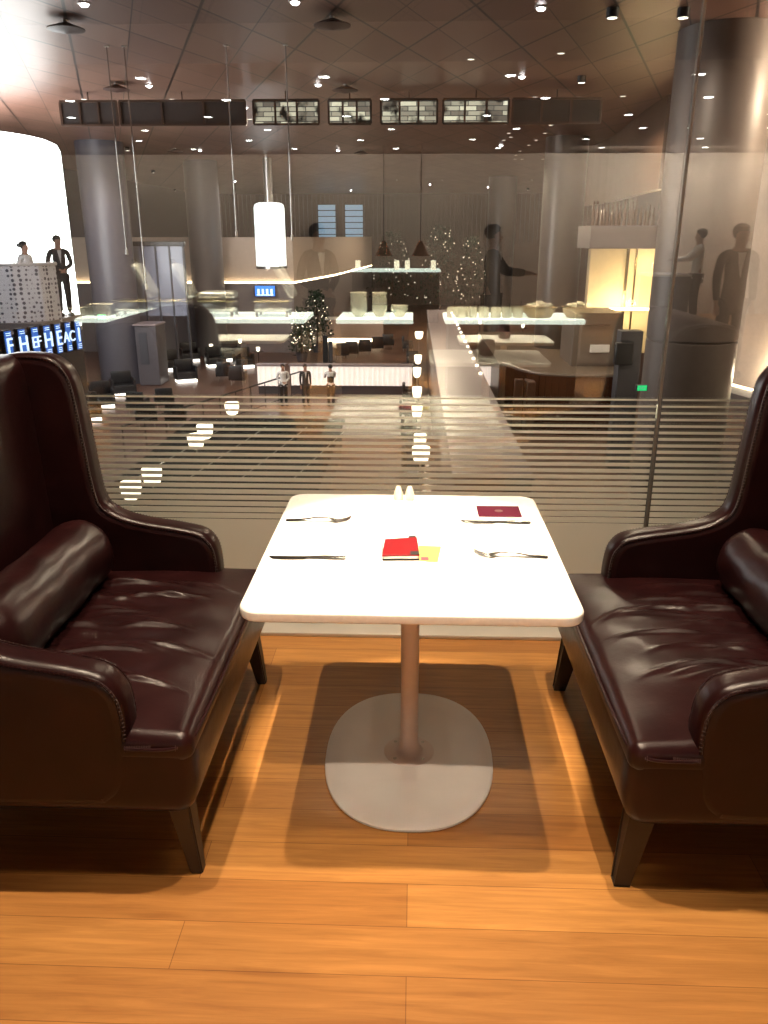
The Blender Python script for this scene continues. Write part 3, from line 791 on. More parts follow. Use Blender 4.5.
# display wall with lettered blue screens
a = aty(-8, 345, 13.6); b = aty(84, 330, 16.4)
d = (Vector((b.x, b.y)) - Vector((a.x, a.y))); ang = math.atan2(d.y, d.x)
t = thing('display_wall', 'dark partition carrying the row of blue lettered screens', 'partition', (a.x, a.y, LOW), ang)
bm = B(); box(bm, -4, d.length, .06, .4, 0, LOW * -1 + EYE - 1.66, .02, 1); obj('panel', bm, M_darkgrey, t, smooth=False)
FONT = []
def text_mesh(s, size, m, name, parent, loc, rot, ext=.01):
    cu = bpy.data.curves.new(name, 'FONT'); cu.body = s; cu.size = size; cu.extrude = ext; cu.align_x = 'CENTER'; cu.align_y = 'CENTER'; cu.materials.append(m)
    o = bpy.data.objects.new(name, cu); COL.objects.link(o)
    dg = bpy.context.evaluated_depsgraph_get(); me = bpy.data.meshes.new_from_object(o.evaluated_get(dg)); bpy.data.objects.remove(o); bpy.data.curves.remove(cu)
    ob = bpy.data.objects.new(name, me); COL.objects.link(ob); parent_to(ob, parent); ob.location = loc; ob.rotation_euler = rot
    return ob
letters = ['F', 'H', 'EF', 'H', 'E', 'AC', 'I']
pxs = [(0, 12), (14.5, 26), (28, 39), (40.5, 51), (52.5, 61), (63, 71), (73, 81)]
for i, (s, (q0, q1)) in enumerate(zip(letters, pxs)):
    # screens stand along the partition's face
    def on(px):
        r = ray(px, 335); n = Vector((-d.y, d.x)); k = (Vector((a.x, a.y)).dot(n)) / (r[0] * n.x + r[1] * n.y); P_ = Vector((r[0] * k, r[1] * k)); return (P_ - Vector((a.x, a.y))).dot(d.normalized())
    s0, s1 = on(q0), on(q1)
    sc = thing('display_screen', 'blue display screen showing %s, number %s from the left in the row' % (s, ('one', 'two', 'three', 'four', 'five', 'six', 'seven')[i]), 'screen',
               (a.x + d.normalized().x * (s0 + s1) / 2, a.y + d.normalized().y * (s0 + s1) / 2, EYE - 13.6 * .1425 + .10 - (s0 + s1) * .5 * .02), ang, 'blue lettered screens')
    hw = (s1 - s0) / 2 * .52
    bm = B(); box(bm, -hw - .02, hw + .02, -.02, .06, -.29, .29, .01, 1); obj('frame', bm, M_black, sc, smooth=False)
    bm = B(); box(bm, -hw, hw, -.04, -.019, -.27, .27); obj('display', bm, M_screen, sc, smooth=False)
    text_mesh(s, .40 if len(s) < 2 else .29, M_screentext, 'lettering', sc, (0, -.05, .0), (R(90), 0, 0))
    bm = B()
    for zz in (.20, .235, -.17, -.205, -.24): box(bm, -hw * .8, hw * .8, -.048, -.04, zz - .006, zz + .006)
    obj('small_text_lines', bm, M_screentext, sc, smooth=False)

# cove-lit curved beige wall in the distance
cw = [(aty(60, 280, 50).x, 50), (aty(225, 282, 50).x, 50), (aty(294, 283, 50).x, 50), (aty(335, 275, 60).x, 60), (aty(372, 264, 80).x, 80)]
bm = B(); wallseg(bm, cw, -1.05, 1.55, .3); struct('wall_curved', bm, M_beige, smooth=False)
bm = B(); wallseg(bm, [(x, y - .25) for x, y in cw], LOW, -1.1, .5); struct('wall_curved_base', bm, mat('lilac_grey_wall', (.19, .165, .17), .5), smooth=False)
bm = B(); wallseg(bm, [(x, y - .18) for x, y in cw], -1.09, -1.0, .08); struct('trim_cove_light', bm, M_glow, smooth=False)
# blue-grey glazed room on the left with dark beam
a = aty(127, 244, 41); b = aty(187, 300, 41)
t = thing('glazed_partition', 'blue-grey glazed partition with a dark top beam left of the cove-lit wall', 'partition', (0, 0, 0))
bm = B(); box(bm, a.x, b.x, 41, 41.1, -2.2, a.z - .1); obj('glass_panel', bm, mat('blue_grey_glass', (.26, .28, .36), .2), t, smooth=False)
bm = B(); box(bm, a.x - .1, b.x + .1, 40.9, 41.15, a.z - .1, a.z + .12, .02, 1); obj('beam', bm, M_black, t, smooth=False)
bm = B()
for i in range(5): x = a.x + (b.x - a.x) * i / 4; box(bm, x - .04, x + .04, 40.93, 41.12, LOW, a.z - .1)
obj('post', bm, M_darkgrey, t, smooth=False)
# blue wall screen
a = aty(254, 285, 49.4); b = aty(276, 297, 49.4)
t = thing('wall_television', 'bright blue television screen on the distant wall under the cove light', 'television', ((a.x + b.x) / 2, 49.4, (a.z + b.z) / 2))
bm = B(); box(bm, -(b.x - a.x) / 2, (b.x - a.x) / 2, 0, .12, -(a.z - b.z) / 2, (a.z - b.z) / 2, .02, 1); obj('frame', bm, M_black, t, smooth=False)
bm = B(); box(bm, -(b.x - a.x) / 2 + .05, (b.x - a.x) / 2 - .05, -.02, 0, -(a.z - b.z) / 2 + .05, (a.z - b.z) / 2 - .05); obj('display', bm, mat('bright_blue_display', (.02, .1, .4), .2, emit=(.03, .22, .95), strength=1.6), t, smooth=False)
bm = B()
for i in range(4): box(bm, -.45 + i * .26, -.32 + i * .26, -.05, -.02, -.2, .12)
box(bm, -.5, .5, -.05, -.02, -.26, -.2); obj('picture', bm, M_screentext, t, smooth=False)

# exit signs
def exit_sign(px, py, Y, label, w=.5):
    c = aty(px, py, Y); t = thing('exit_sign', label, 'sign', (c.x, Y, c.z), 0)
    bm = B(); box(bm, -w / 2 - .03, w / 2 + .03, .0, .10, -w * .32, w * .32, .01, 1); obj('housing', bm, M_darkgrey, t, smooth=False)
    bm = B(); box(bm, -w / 2, w / 2, -.02, 0, -w * .28, w * .28); obj('green_face', bm, M_green, t, smooth=False)
    text_mesh('EXIT', w * .36, M_shirt, 'lettering', t, (0, -.03, 0), (R(90), 0, 0), .004)
exit_sign(102, 317, 34.9, 'green exit sign mounted on the dark column at the left', .36)
exit_sign(642, 388, 17.7, 'small green exit sign beside the big bronze column', .20)

# grey kiosk beside the left column
a = aty(134, 326, 38); b = aty(161, 386, 38)
t = thing('kiosk', 'grey kiosk cabinet standing beside the dark left column', 'kiosk', ((a.x + b.x) / 2, 38, LOW))
hw = (b.x - a.x) / 2
bm = B(); box(bm, -hw, hw, 0, 1.4, 0, a.z - LOW, .03, 1); obj('body', bm, mat('lilac_grey_cabinet', (.085, .075, .085), .45), t, smooth=False)
bm = B(); box(bm, -hw * .7, hw * .1, -.03, 0, 1.0, a.z - LOW - .3, .01, 1); obj('door', bm, M_darkgrey, t, smooth=False)
bm = B(); box(bm, -hw - .05, hw + .05, -.1, 1.45, a.z - LOW, a.z - LOW + .08, .02, 1); obj('top', bm, M_stone, t, smooth=False)

# desk pods with lit plinths
def pod(x, y, rz, label, w=1.0):
    t = thing('seating_pod', label, 'seating pod', (x, y, LOW), rz, 'dark seating pods with lit plinths')
    bm = B(); box(bm, -w / 2, w / 2, -.35, .35, .12, .48, .04, 2); obj('seat', bm, M_black, t)
    bm = B(); box(bm, -w / 2, w / 2, .22, .38, .48, 1.05, .05, 2); obj('backrest', bm, M_black, t)
    bm = B(); box(bm, -w / 2 - .08, -w / 2 + .02, -.36, .38, .12, .75, .03, 2); box(bm, w / 2 - .02, w / 2 + .08, -.36, .38, .12, .75, .03, 2); obj('armrest', bm, M_black, t)
    bm = B(); box(bm, -w / 2 - .02, w / 2 + .02, -.42, .30, .0, .11); obj('plinth_light', bm, M_glowW, t, smooth=False)
    return t
podpx = [(124, 395), (102, 407), (171, 370), (190, 361), (205, 353), (222, 346), (166, 346), (180, 340), (244, 367), (148, 352), (255, 340), (235, 334), (262, 329), (214, 332), (284, 331), (297, 322), (196, 328), (157, 334), (88, 420), (186, 381), (150, 392), (216, 366), (232, 360), (262, 352), (278, 350), (268, 366), (141, 378), (270, 318), (238, 322), (310, 316)]
placed = []
for i, (px, py) in enumerate(podpx):
    p = atz(px, py, LOW)
    if any((p - q_).length < 1.6 for q_ in placed): continue
    placed.append(p)
    if p.y > 47.3 or (abs(p.x - aty(206, 250, 48.65).x) < 1.8 and abs(p.y - 48.65) < 1.6) or (abs(p.x - aty(110, 250, 39).x) < 1.9 and abs(p.y - 39) < 1.9): continue
    pod(p.x, p.y, R(28), 'dark seating pod with glowing plinth on the lower floor at left, lit from beneath', .9)

# railing running diagonally across the lower floor
def railing(p0, p1, label, zt=1.05, n=14):
    t = thing('railing', label, 'railing', (0, 0, 0))
    a = Vector((p0.x, p0.y, LOW + zt)); b = Vector((p1.x, p1.y, LOW + zt))
    bm = B(); tube(bm, [a, b], .035, 8); obj('handrail', bm, M_black, t)
    bm = B(); tube(bm, [a - Vector((0, 0, zt - .12)), b - Vector((0, 0, zt - .12))], .02, 8); obj('bottom_rail', bm, M_black, t)
    for i in range(n + 1):
        q = a.lerp(b, i / n); bm = B(); tube(bm, [(q.x, q.y, LOW), (q.x, q.y, LOW + zt)], .018, 6); obj('post', bm, M_black, t)
railing(atz(122, 428, LOW + 1), atz(335, 362, LOW + 1), 'long thin dark railing running diagonally across the lower floor')

# black bar counter in the well with glassware
p = atz(268, 425, LOW + 1.1)
t = thing('bar_counter', 'long black bar counter on the lower floor behind the striped glass', 'counter', (p.x, 22.5, LOW))
bm = B(); box(bm, -2.6, 2.3, -4.8, 3.2, 0, 1.06, .02, 1); obj('body', bm, mat('black_lacquer', (.008, .008, .009), .5), t, smooth=False)
bm = B(); box(bm, -2.7, 2.4, -4.9, 3.3, 1.06, 1.12, .02, 1); obj('worktop', bm, mat('black_stone_top', (.006, .006, .006), .9, spec=.05), t, smooth=False)
for i in range(4):
    x = -2.2 + i * 1.3; bm = B(); tube(bm, [(x, -3.5, 1.13), (x + .9, 2.0, 1.13)], .012, 6); obj('inlay_line', bm, M_steel, t)
wx = p.x
g0 = None
for i in range(26):
    x = wx - 2.2 + i * .17 + random.uniform(-.03, .03); y = 25.25 + random.uniform(-.2, .2)
    if g0 is None:
        bm = B(); lathe(bm, [(.035, 0), (.035, .005), (.006, .012), (.006, .09), (.035, .12), (.042, .17), (.036, .21)], n=12)
        g0 = obj('wine_glass', bm, M_smallglass); tag(g0, 'small stemmed glass standing in the row on the black bar counter', 'glass', 'glasses on the black bar counter'); g0.location = (x, y, LOW + 1.1215)
    else: dup(g0, (x, y, LOW + 1.1215))

# floor lamps
def floor_lamp(px, py, dz, label, r=.23):
    p = atz(px, py, LOW + dz)
    t = thing('floor_lamp', label, 'lamp', (p.x, p.y, LOW))
    bm = B(); lathe(bm, [(.16, 0), (.16, .02), (.02, .035), (.016, .06), (.016, dz - .1), (0, dz - .1)], n=20); obj('base', bm, M_steel, t)
    bm = B(); lathe(bm, [(r * .45, dz - .22), (r * .75, dz - .17), (r * .95, dz - .02), (r, dz + .14), (r * .97, dz + .18), (0, dz + .18)], n=28); obj('lamp_shade', bm, M_lampshade, t)
    return t
names = {(232, 408): 'glowing cup-shaped lamp in front of the bar, highest of the left group', (205, 431): 'glowing cup-shaped lamp just behind its twin above the striped band', (196, 441): 'glowing cup-shaped lamp nearest the centre of the left lamp group',
         (152, 476): 'glowing lamp low behind the glass stripes, right one of the lowest pair', (131, 490): 'glowing lamp lowest of all behind the glass stripes at left',
         (421, 454): 'glowing lamp seen through the stripes just above the salt and pepper shakers', (420, 441): 'small lamp right above the lamp over the shakers', (417, 411): 'lamp at the top edge of the striped band in the centre row',
         (417, 392): 'lamp in the centre row just above the striped band', (417, 372): 'third lamp up in the centre row of lamps', (418, 359): 'fourth lamp up in the centre row of lamps', (419, 335): 'large lamp at the upper part of the centre row of lamps'}
for (px, py), lb in names.items():
    big = (px, py) in ((232, 408), (205, 431), (196, 441), (152, 476), (131, 490), (421, 454), (419, 335))
    floor_lamp(px, py, 1.5, lb, .235 if big else .17)
# dark armchairs along the lamp row
def armchair(x, y, rz, label, group):
    t = thing('armchair', label, 'armchair', (x, y, LOW), rz, group)
    bm = B(); box(bm, -.33, .33, -.33, .33, .22, .44, .05, 2); obj('seat', bm, M_black, t)
    bm = B(); box(bm, -.35, .35, .25, .38, .30, .95, .05, 2); obj('backrest', bm, M_black, t)
    bm = B(); box(bm, -.40, -.31, -.30, .36, .22, .64, .04, 2); box(bm, .31, .40, -.30, .36, .22, .64, .04, 2); obj('armrest', bm, M_black, t)
    for sx in (-1, 1):
        for sy in (-1, 1):
            bm = B(); tube(bm, [(sx * .28, sy * .28, 0), (sx * .28, sy * .28, .23)], .02, 6); obj('leg', bm, M_steel, t)
    return t
a0 = None
for i, (px, py) in enumerate([(414, 462), (412, 432), (409, 412), (411, 396), (412, 381), (414, 368), (413, 356), (408, 345), (341, 352), (352, 350), (364, 348), (376, 345), (388, 342), (176, 415), (146, 416), (238, 376), (268, 342), (282, 340), (138, 404), (224, 372), (164, 400)]):
    p = atz(px, py, LOW + .4)
    lb = 'dark lounge armchair beside the central row of lamps on the lower floor' if i < 8 else ('dark armchair in the row before the far buffet station' if i < 13 else 'dark armchair near the diagonal railing on the lower floor')
    gr = 'armchairs along the lamp row' if i < 8 else ('armchairs by the far station' if i < 13 else 'armchairs by the railing')
    if a0 is None: a0 = armchair(p.x, p.y, R(90), lb, gr)
    else:
        q = dup(a0, (p.x, p.y, LOW), R(90 if i < 8 else 180 + 10 * (i % 3)), lb); q['group'] = gr

# small glowing table lamps scattered over the lower floor
c0_ = None
for px, py in [(122, 352), (146, 334), (165, 326), (178, 321), (196, 327), (208, 335), (220, 322), (229, 331), (243, 326), (240, 341), (252, 318), (262, 327), (266, 312), (275, 334), (284, 322), (291, 312), (301, 330), (296, 341), (211, 346), (258, 349), (143, 345), (441, 343), (452, 352), (461, 336), (480, 322), (505, 334), (523, 326), (531, 340), (330, 305), (345, 300)]:
    p = atz(px, py, LOW + .85)
    if p.y > 49 and px < 325: continue
    if .6 < p.x < 2.1 and p.y < 46: continue
    if c0_ is None:
        c0_ = thing('table_lamp', 'tiny glowing table lamp', 'lamp', (p.x, p.y, LOW), 0, 'tiny glowing table lamps on the lower floor')
        bm = B(); lathe(bm, [(.22, 0), (.22, .03), (.03, .05), (.03, .68), (.30, .70), (.30, .73), (0, .73)], n=20); obj('side_table', bm, M_black, c0_)
        bm = B(); lathe(bm, [(.05, .73), (.09, .78), (.11, .92), (.10, .95), (0, .95)], n=14); obj('glass_shade', bm, M_fairy, c0_)
    else: dup(c0_, (p.x, p.y, LOW))

# low backlit fluted wall
def light_wall(x0, x1, y, z0, z1, label):
    t = thing('backlit_panel_wall', label, 'light panel', (0, 0, 0))
    bm = B(); n = max(2, int((x1 - x0) / .22))
    box(bm, x0, x1, y, y + .1, z0, z1)
    for i in range(n): x = x0 + (x1 - x0) * i / n; tube(bm, [(x + .1, y, z0), (x + .1, y, z1)], .06, 6)
    obj('fluted_panel', bm, M_lightwall, t, smooth=False)
    bm = B(); box(bm, x0 - .05, x1 + .05, y - .1, y + .3, z1, z1 + .10, .02, 1); obj('top_rail', bm, M_stone, t, smooth=False)
    bm = B(); box(bm, x0, x1, y + .1, y + .2, LOW, z1); obj('backing', bm, M_darkgrey, t, smooth=False)
for i, (q0, q1, lb) in enumerate([(257, 285, 'left of the waiters'), (290, 412, 'behind the waiters'), (458, 515, 'right of the pale stone ledge'), (518, 566, 'under the wooden booth edge')]):
    a = aty(q0, 366, 36); b = aty(q1, 386, 36)
    light_wall(a.x, b.x, 36, b.z, a.z, 'low glowing fluted white wall section, ' + lb)

# waiters
for px, py, lb, tp, vs, ps in ((284, 400, 'waiter in a white shirt standing on the lower floor, left of three', M_shirt, False, 'clasp'), (306, 398, 'waiter in black, middle of three on the lower floor', M_suit, False, 'stand'),
                           (331, 400, 'waiter in white shirt and black waistcoat, right of three on the lower floor', M_shirt, True, 'reach')):
    p = aty(px, 400, 33.5); person(lb, (p.x, 33.5, LOW), R(20 if not vs else -160), ps, tp, M_suit, vest=vs, scale=1.0)

# far buffet station
a = aty(326, 320, 55); b = aty(383, 336, 55)
t = thing('service_station', 'pale service station counter far beyond the armchairs with a glow at its foot', 'counter', ((a.x + b.x) / 2, 55, LOW)); hw = (b.x - a.x) / 2
bm = B(); box(bm, -hw, hw, 0, 1.4, .25, a.z - LOW, .03, 1); obj('body', bm, mat('pale_wood_front', (.50, .36, .28), .5), t, smooth=False)
bm = B(); box(bm, -hw - .08, hw + .08, -.1, 1.5, a.z - LOW, a.z - LOW + .08, .02, 1); obj('worktop', bm, M_paper, t, smooth=False)
bm = B(); box(bm, -hw + .05, hw - .05, .05, 1.3, .0, .25); obj('foot_light', bm, M_glow, t, smooth=False)
# black sign stand in front
p = atz(328, 372, LOW); t = thing('menu_stand', 'tall dark stand on the brown floor in front of the far station', 'stand', (p.x, p.y, LOW))
bm = B(); box(bm, -.22, .22, -.2, .2, 0, .04, .01, 1); obj('base', bm, M_black, t)
bm = B(); box(bm, -.25, .02, -.04, .04, .04, 1.9, .01, 1); obj('panel', bm, M_black, t)
bm = B(); box(bm, .04, .26, .05, .12, .04, 1.6, .01, 1); obj('back_panel', bm, M_darkgrey, t)

# trees with fairy lights
def tree(px, pyb, Y, w, h, label, zb=LOW):
    c = aty(px, 300, Y); t = thing('potted_tree', label, 'tree', (c.x, Y, zb))
    bm = B(); lathe(bm, [(.25, 0), (.36, .5), (.33, .52), (.30, .46), (0, .46)], n=20); obj('pot', bm, M_darkgrey, t)
    bm = B(); tube(bm, [(0, 0, .4), (.04, 0, h * .4), (0, .03, h * .92)], [.07, .05, .02], 8); obj('trunk', bm, M_darkbrown, t)
    rnd = random.Random(px); bm = B()
    for i in range(900):
        z = rnd.uniform(.22, 1.0); r = w * (1.12 - z) ** .6 * math.sqrt(rnd.random()); a = rnd.uniform(0, 6.28)
        q = Vector((r * math.cos(a), r * math.sin(a), z * h)); e = Vector((rnd.uniform(-1, 1), rnd.uniform(-1, 1), rnd.uniform(-.8, .5))).normalized() * rnd.uniform(.12, .26)
        s = e.cross(Vector((rnd.random(), rnd.random(), 1))).normalized() * .05
        v = [bm.verts.new(q - s), bm.verts.new(q + e * .5 + s * 1.2), bm.verts.new(q + e), bm.verts.new(q + e * .5 - s * 1.2)]; bm.faces.new(v)
    f = obj('foliage', bm, M_foliage, t, smooth=False)
    bm = B()
    for i in range(42):
        z = rnd.uniform(.25, .98); r = w * (1.12 - z) ** .6 * rnd.uniform(.85, 1.02); a = rnd.uniform(0, 6.28)
        bmesh.ops.create_icosphere(bm, subdivisions=1, radius=rnd.uniform(.018, .036), matrix=Matrix.Translation((r * math.cos(a), r * math.sin(a), z * h)))
    obj('fairy_lights', bm, M_fairy, t)
    return t
tree(316, 0, 50, 1.2, 3.7, 'dark indoor tree with fairy lights left of the pale service station')
tree(300, 0, 46, .9, 3.0, 'smaller dark indoor tree with fairy lights right of the distant television')
tree(440, 0, 66, 2.2, 7.6, 'tall dark tree sparkling with fairy lights in the middle distance')
tree(392, 0, 74, 2.6, 7.2, 'wide dark tree with few fairy lights in the far distance left of the tall one')
tree(470, 0, 68, 1.8, 6.8, 'tall dark tree with fairy lights, right of the sparkling one')

# pale stone ledge with a row of small lights
t = thing('stone_ledge', 'long pale stone ledge with a row of small lights running away in the centre', 'ledge', (0, 0, 0))
bm = B(); box(bm, .72, 2.02, 13, 45, LOW, -2.28, .0); obj('body', bm, mat('ledge_side', (.10, .06, .045), .4), t, smooth=False)
bm = B(); box(bm, .68, 2.06, 12.95, 45.05, -2.28, -2.2, .02, 1); obj('top', bm, M_stone, t, smooth=False)
for i in range(14):
    y = 23.5 + i * 1.5; bm = B(); lathe(bm, [(.05, -2.2), (.05, -2.15), (0, -2.13)], 1.96, y, 10); obj('light_bulb', bm, M_fairy, t)

# raised platform fronted by curved lacquered wood
pl = [(aty(506, 380, 30).x, 31.5), (aty(530, 380, 29.2).x, 29.4), (aty(560, 380, 28.6).x, 28.7), (aty(600, 380, 28.6).x, 28.6), (aty(637, 380, 29).x, 29.0)]
sm = [(x, y) for x, y in catmull(pl, 5)]
bm = B(); vs0 = [(x, y) for x, y in sm] + [(sm[-1][0], 44), (sm[0][0], 44)]
lo = [bm.verts.new((x, y, LOW)) for x, y in vs0]; hi = [bm.verts.new((x, y, -3.25)) for x, y in vs0]
bm.faces.new(lo[::-1]); bm.faces.new(hi)
for i in range(len(lo)): j = (i + 1) % len(lo); bm.faces.new((lo[i], lo[j], hi[j], hi[i]))
struct('floor', bm, mat('platform_top', (.16, .12, .09), .35), smooth=False)
t = thing('wooden_booth_front', 'curved dark lacquered wood front of the raised platform at right', 'panel', (0, 0, 0))
bm = B(); wallseg(bm, [(x, y - .02) for x, y in sm], LOW, -3.10, -.12); obj('panelling', bm, M_boothwood, t)
bm = B(); tube(bm, [(x, y - .08, -3.06) for x, y in sm], .06, 8); obj('top_rail', bm, M_greige, t)
for px in (519, 529):
    q = aty(px, 400, 29.0); bm = B(); box(bm, q.x - .16, q.x + .16, 28.6 if px > 520 else 29.2, 29.4, LOW, -3.3, .03, 1); obj('pilaster', bm, M_darkbrown, t)

# cream lit block + soffit + cabinet on the platform
a = aty(590, 262, 36); b = aty(662, 262, 36)
bm = B(); box(bm, a.x, b.x, 36, 36.5, -3.25, 1.1); struct('wall_cream', bm, M_cream, smooth=False)
bm = B(); box(bm, a.x + 1.5, a.x + 1.62, 35.9, 36, -3.25, 1.1); box(bm, a.x + 1.9, a.x + 1.96, 35.92, 36, -3.25, 1.1); struct('trim_cream_fin', bm, M_ochre, smooth=False)
c0 = aty(573, 338, 32); c1 = aty(618, 372, 32)
ztop = aty(590, 313, 32).z
bm = B(); box(bm, a.x, b.x, 35.5, 35.6, ztop - .2, ztop - .1); struct('trim_cove_light', bm, M_glow, smooth=False)
lamp(((a.x + b.x) / 2, 34.6, ztop + .15), 260, (1, .74, .42), .2)
lamp((b.x - .5, 35.0, .5), 90, (1, .74, .42), .2)
t = thing('cabinet', 'greige cabinet with a long pull handle below the cream lit wall', 'cabinet', ((c0.x + c1.x) / 2, 32, -3.25)); hw = (c1.x - c0.x) / 2; hz = ztop + 3.25
bm = B(); box(bm, -hw, hw, 0, 2.6, 0, hz, .02, 1); obj('body', bm, M_greige, t, smooth=False)
bm = B(); box(bm, -hw * .7, hw * .97, -.04, 0, .1, hz - .1, .01, 1); dd = obj('door', bm, mat('cabinet_door', (.15, .12, .095), .35), t, smooth=False)
bm = B(); tube(bm, [(-hw * .65, -.12, hz - .45), (hw * .45, -.12, hz - .45)], .035, 8); tube(bm, [(-hw * .62, -.12, hz - .45), (-hw * .62, 0, hz - .45)], .03, 6); tube(bm, [(hw * .4, -.12, hz - .45), (hw * .4, 0, hz - .45)], .03, 6); obj('handle', bm, M_chrome, dd)
bm = B(); box(bm, -.25, .5, -.1, -.04, hz - 1.5, hz - 1.2, .01, 1); obj('notice_plate', bm, M_paper, dd, smooth=False)
bm = B(); box(bm, a.x - .6, b.x + .4, 33.4, 36, 1.15, 2.0); struct('trim_soffit', bm, mat('violet_grey_soffit', (.15, .125, .13), .5), smooth=False)
# bottles standing on the soffit shelf
b0 = None
for i in range(16):
    q = aty(592 + i * 4.0, 236, 33.6); h = random.uniform(.7, 1.1)
    if b0 is None:
        bm = B(); lathe(bm, [(.06, 0), (.07, .02), (.07, .5), (.025, .66), (.025, .88), (0, .9)], n=14); b0 = obj('bottle', bm, mat('amber_bottle', (.09, .045, .025), .15)); tag(b0, 'large display bottle in the row on the shelf above the cream wall', 'bottle', 'bottles on the upper shelf'); b0.location = (q.x, 33.7, 2.0)
    else:
        r_ = dup(b0, (q.x, 33.7 + random.uniform(-.05, .3), 2.0)); r_.scale = (1, 1, h)
# dark box device beside the bronze column
q = aty(628, 352, 24); t = thing('card_reader_post', 'slim dark post with a black box beside the bronze column', 'post', (q.x, 24, LOW))
bm = B(); box(bm, -.25, .4, 0, .5, 0, q.z - LOW + .6, .02, 1); obj('post', bm, M_darkgrey, t)
bm = B(); box(bm, -.42, .1, -.25, 0, q.z - LOW - .35, q.z - LOW + .3, .03, 1); obj('box', bm, M_black, t)
# curved bulkhead at right reaching the ceiling
bm = B(); pts = catmull([(aty(575, 243, 44).x, 44), (aty(610, 225, 38).x, 38), (aty(640, 205, 31).x, 31), (aty(668, 190, 27).x, 27)], 5)
wallseg(bm, pts, 3.0, CEIL, -.3); struct('trim_bulkhead', bm, M_darkbrown, smooth=False)
lamp((aty(636, 180, 50).x, 50, 5.0), 700, (1, .86, .72), .1)
lamp((aty(638, 150, 31).x, 31, 4.7), 420, (1, .86, .74), .04)  # added fill, throws a glow onto the ceiling by the bulkhead
lamp((-7.5, 12.5, 5.4), 900, (.95, .93, 1), .05, 50, (-9.6, 17, .4), .6, name='balustrade_fill')  # added spot lifting the balustrade, no fixture behind it


# thin ceiling-hung cables
for i, (q0, q1, ya, yb) in enumerate([((113, 112), (126, 250), 0, 0), ((130, 112), (140, 285), 0, 0), ((232, 150), (236, 232), 0, 0), ((289, 145), (289, 236), 0, 0)]):
    a = aty(q0[0], q0[1], 20); b = aty(q1[0], q1[1], 20)
    t = thing('hanging_cable', 'thin steel cable hanging from the hall ceiling, %s of the four' % ('leftmost', 'second', 'third', 'rightmost')[i], 'cable', (0, 0, 0), 0, 'steel cables hanging from the ceiling')
    bm = B(); tube(bm, [(a.x, 20, CEIL), (a.x, 20, b.z)], .015, 6); obj('cable', bm, M_chrome, t)
    bm = B(); lathe(bm, [(.06, CEIL - .02), (.06, CEIL)], a.x, 20, 12); obj('ceiling_plate', bm, M_steel, t)
    bm = B(); lathe(bm, [(0, b.z - .12), (.03, b.z - .1), (.03, b.z + .02), (.0, b.z + .04)], a.x, 20, 12); obj('weight', bm, M_steel, t)

# ------------------------------------------------------------------ ceiling fittings
def on_ceiling(px, py):
    return atz(px, py, CEIL), CEIL
s0 = None
for (px, py) in [(84, 3), (149, 85), (245, 107), (200, 150), (118, 178), (235, 181), (295, 1), (318, 84), (338, 150), (351, 190), (541, 7), (522, 76), (501, 145), (488, 187), (430, 184)]:
    p, z = on_ceiling(px, py)
    if s0 is None:
        s0 = thing('recessed_spotlight', 'small bright recessed spotlight in the hall ceiling', 'ceiling light', (p.x, p.y, z), 0, 'recessed spotlights in the hall ceiling')
        bm = B(); lathe(bm, [(.12, -.001), (.12, -.02), (.09, -.025), (.09, -.001)], n=20); obj('trim_ring', bm, M_steel, s0)
        bm = B(); lathe(bm, [(.08, -.002), (.08, -.03), (.05, -.06), (0, -.07)], n=20); obj('lens', bm, M_spot, s0)
    else: dup(s0, (p.x, p.y, z))
s1 = None
for (px, py) in [(613, 8), (582, 76), (550, 145), (608, 188), (684, 8), (646, 144), (528, 188), (192, 107), (153, 170), (175, 189), (127, 147)]:
    p, z = on_ceiling(px, py)
    if s1 is None:
        s1 = thing('surface_downlight', 'black cylindrical downlight mounted under the hall ceiling', 'ceiling light', (p.x, p.y, z), 0, 'black cylinder downlights')
        bm = B(); lathe(bm, [(.115, 0), (.115, -.15), (.10, -.165), (.09, -.14), (0, -.14)], n=24); obj('housing', bm, M_black, s1)
        bm = B(); lathe(bm, [(.09, -.15), (.09, -.165), (0, -.17)], n=20); obj('lens', bm, mat('warm_lens', (.9, .9, .9), .3, emit=(1, .92, .82), strength=3.5), s1)
    else: dup(s1, (p.x, p.y, z))
s2 = None
for (px, py) in [(332, 16), (345, 84), (361, 150), (116, 83), (65, 20), (175, 148)]:
    p, z = on_ceiling(px, py)
    if s2 is None:
        s2 = thing('ceiling_disc', 'dark round disc hanging just under the hall ceiling', 'ceiling disc', (p.x, p.y, z), 0, 'dark round ceiling discs')
        bm = B(); lathe(bm, [(0, -.02), (.33, -.14), (.36, -.15), (.36, -.17), (.10, -.22), (0, -.24)], n=32); obj('disc', bm, mat('dark_red_brown_disc', (.06, .02, .015), .5), s2)
        bm = B(); lathe(bm, [(.05, 0), (.05, -.1)], n=10); obj('stem', bm, M_steel, s2)
    else: dup(s2, (p.x, p.y, z))
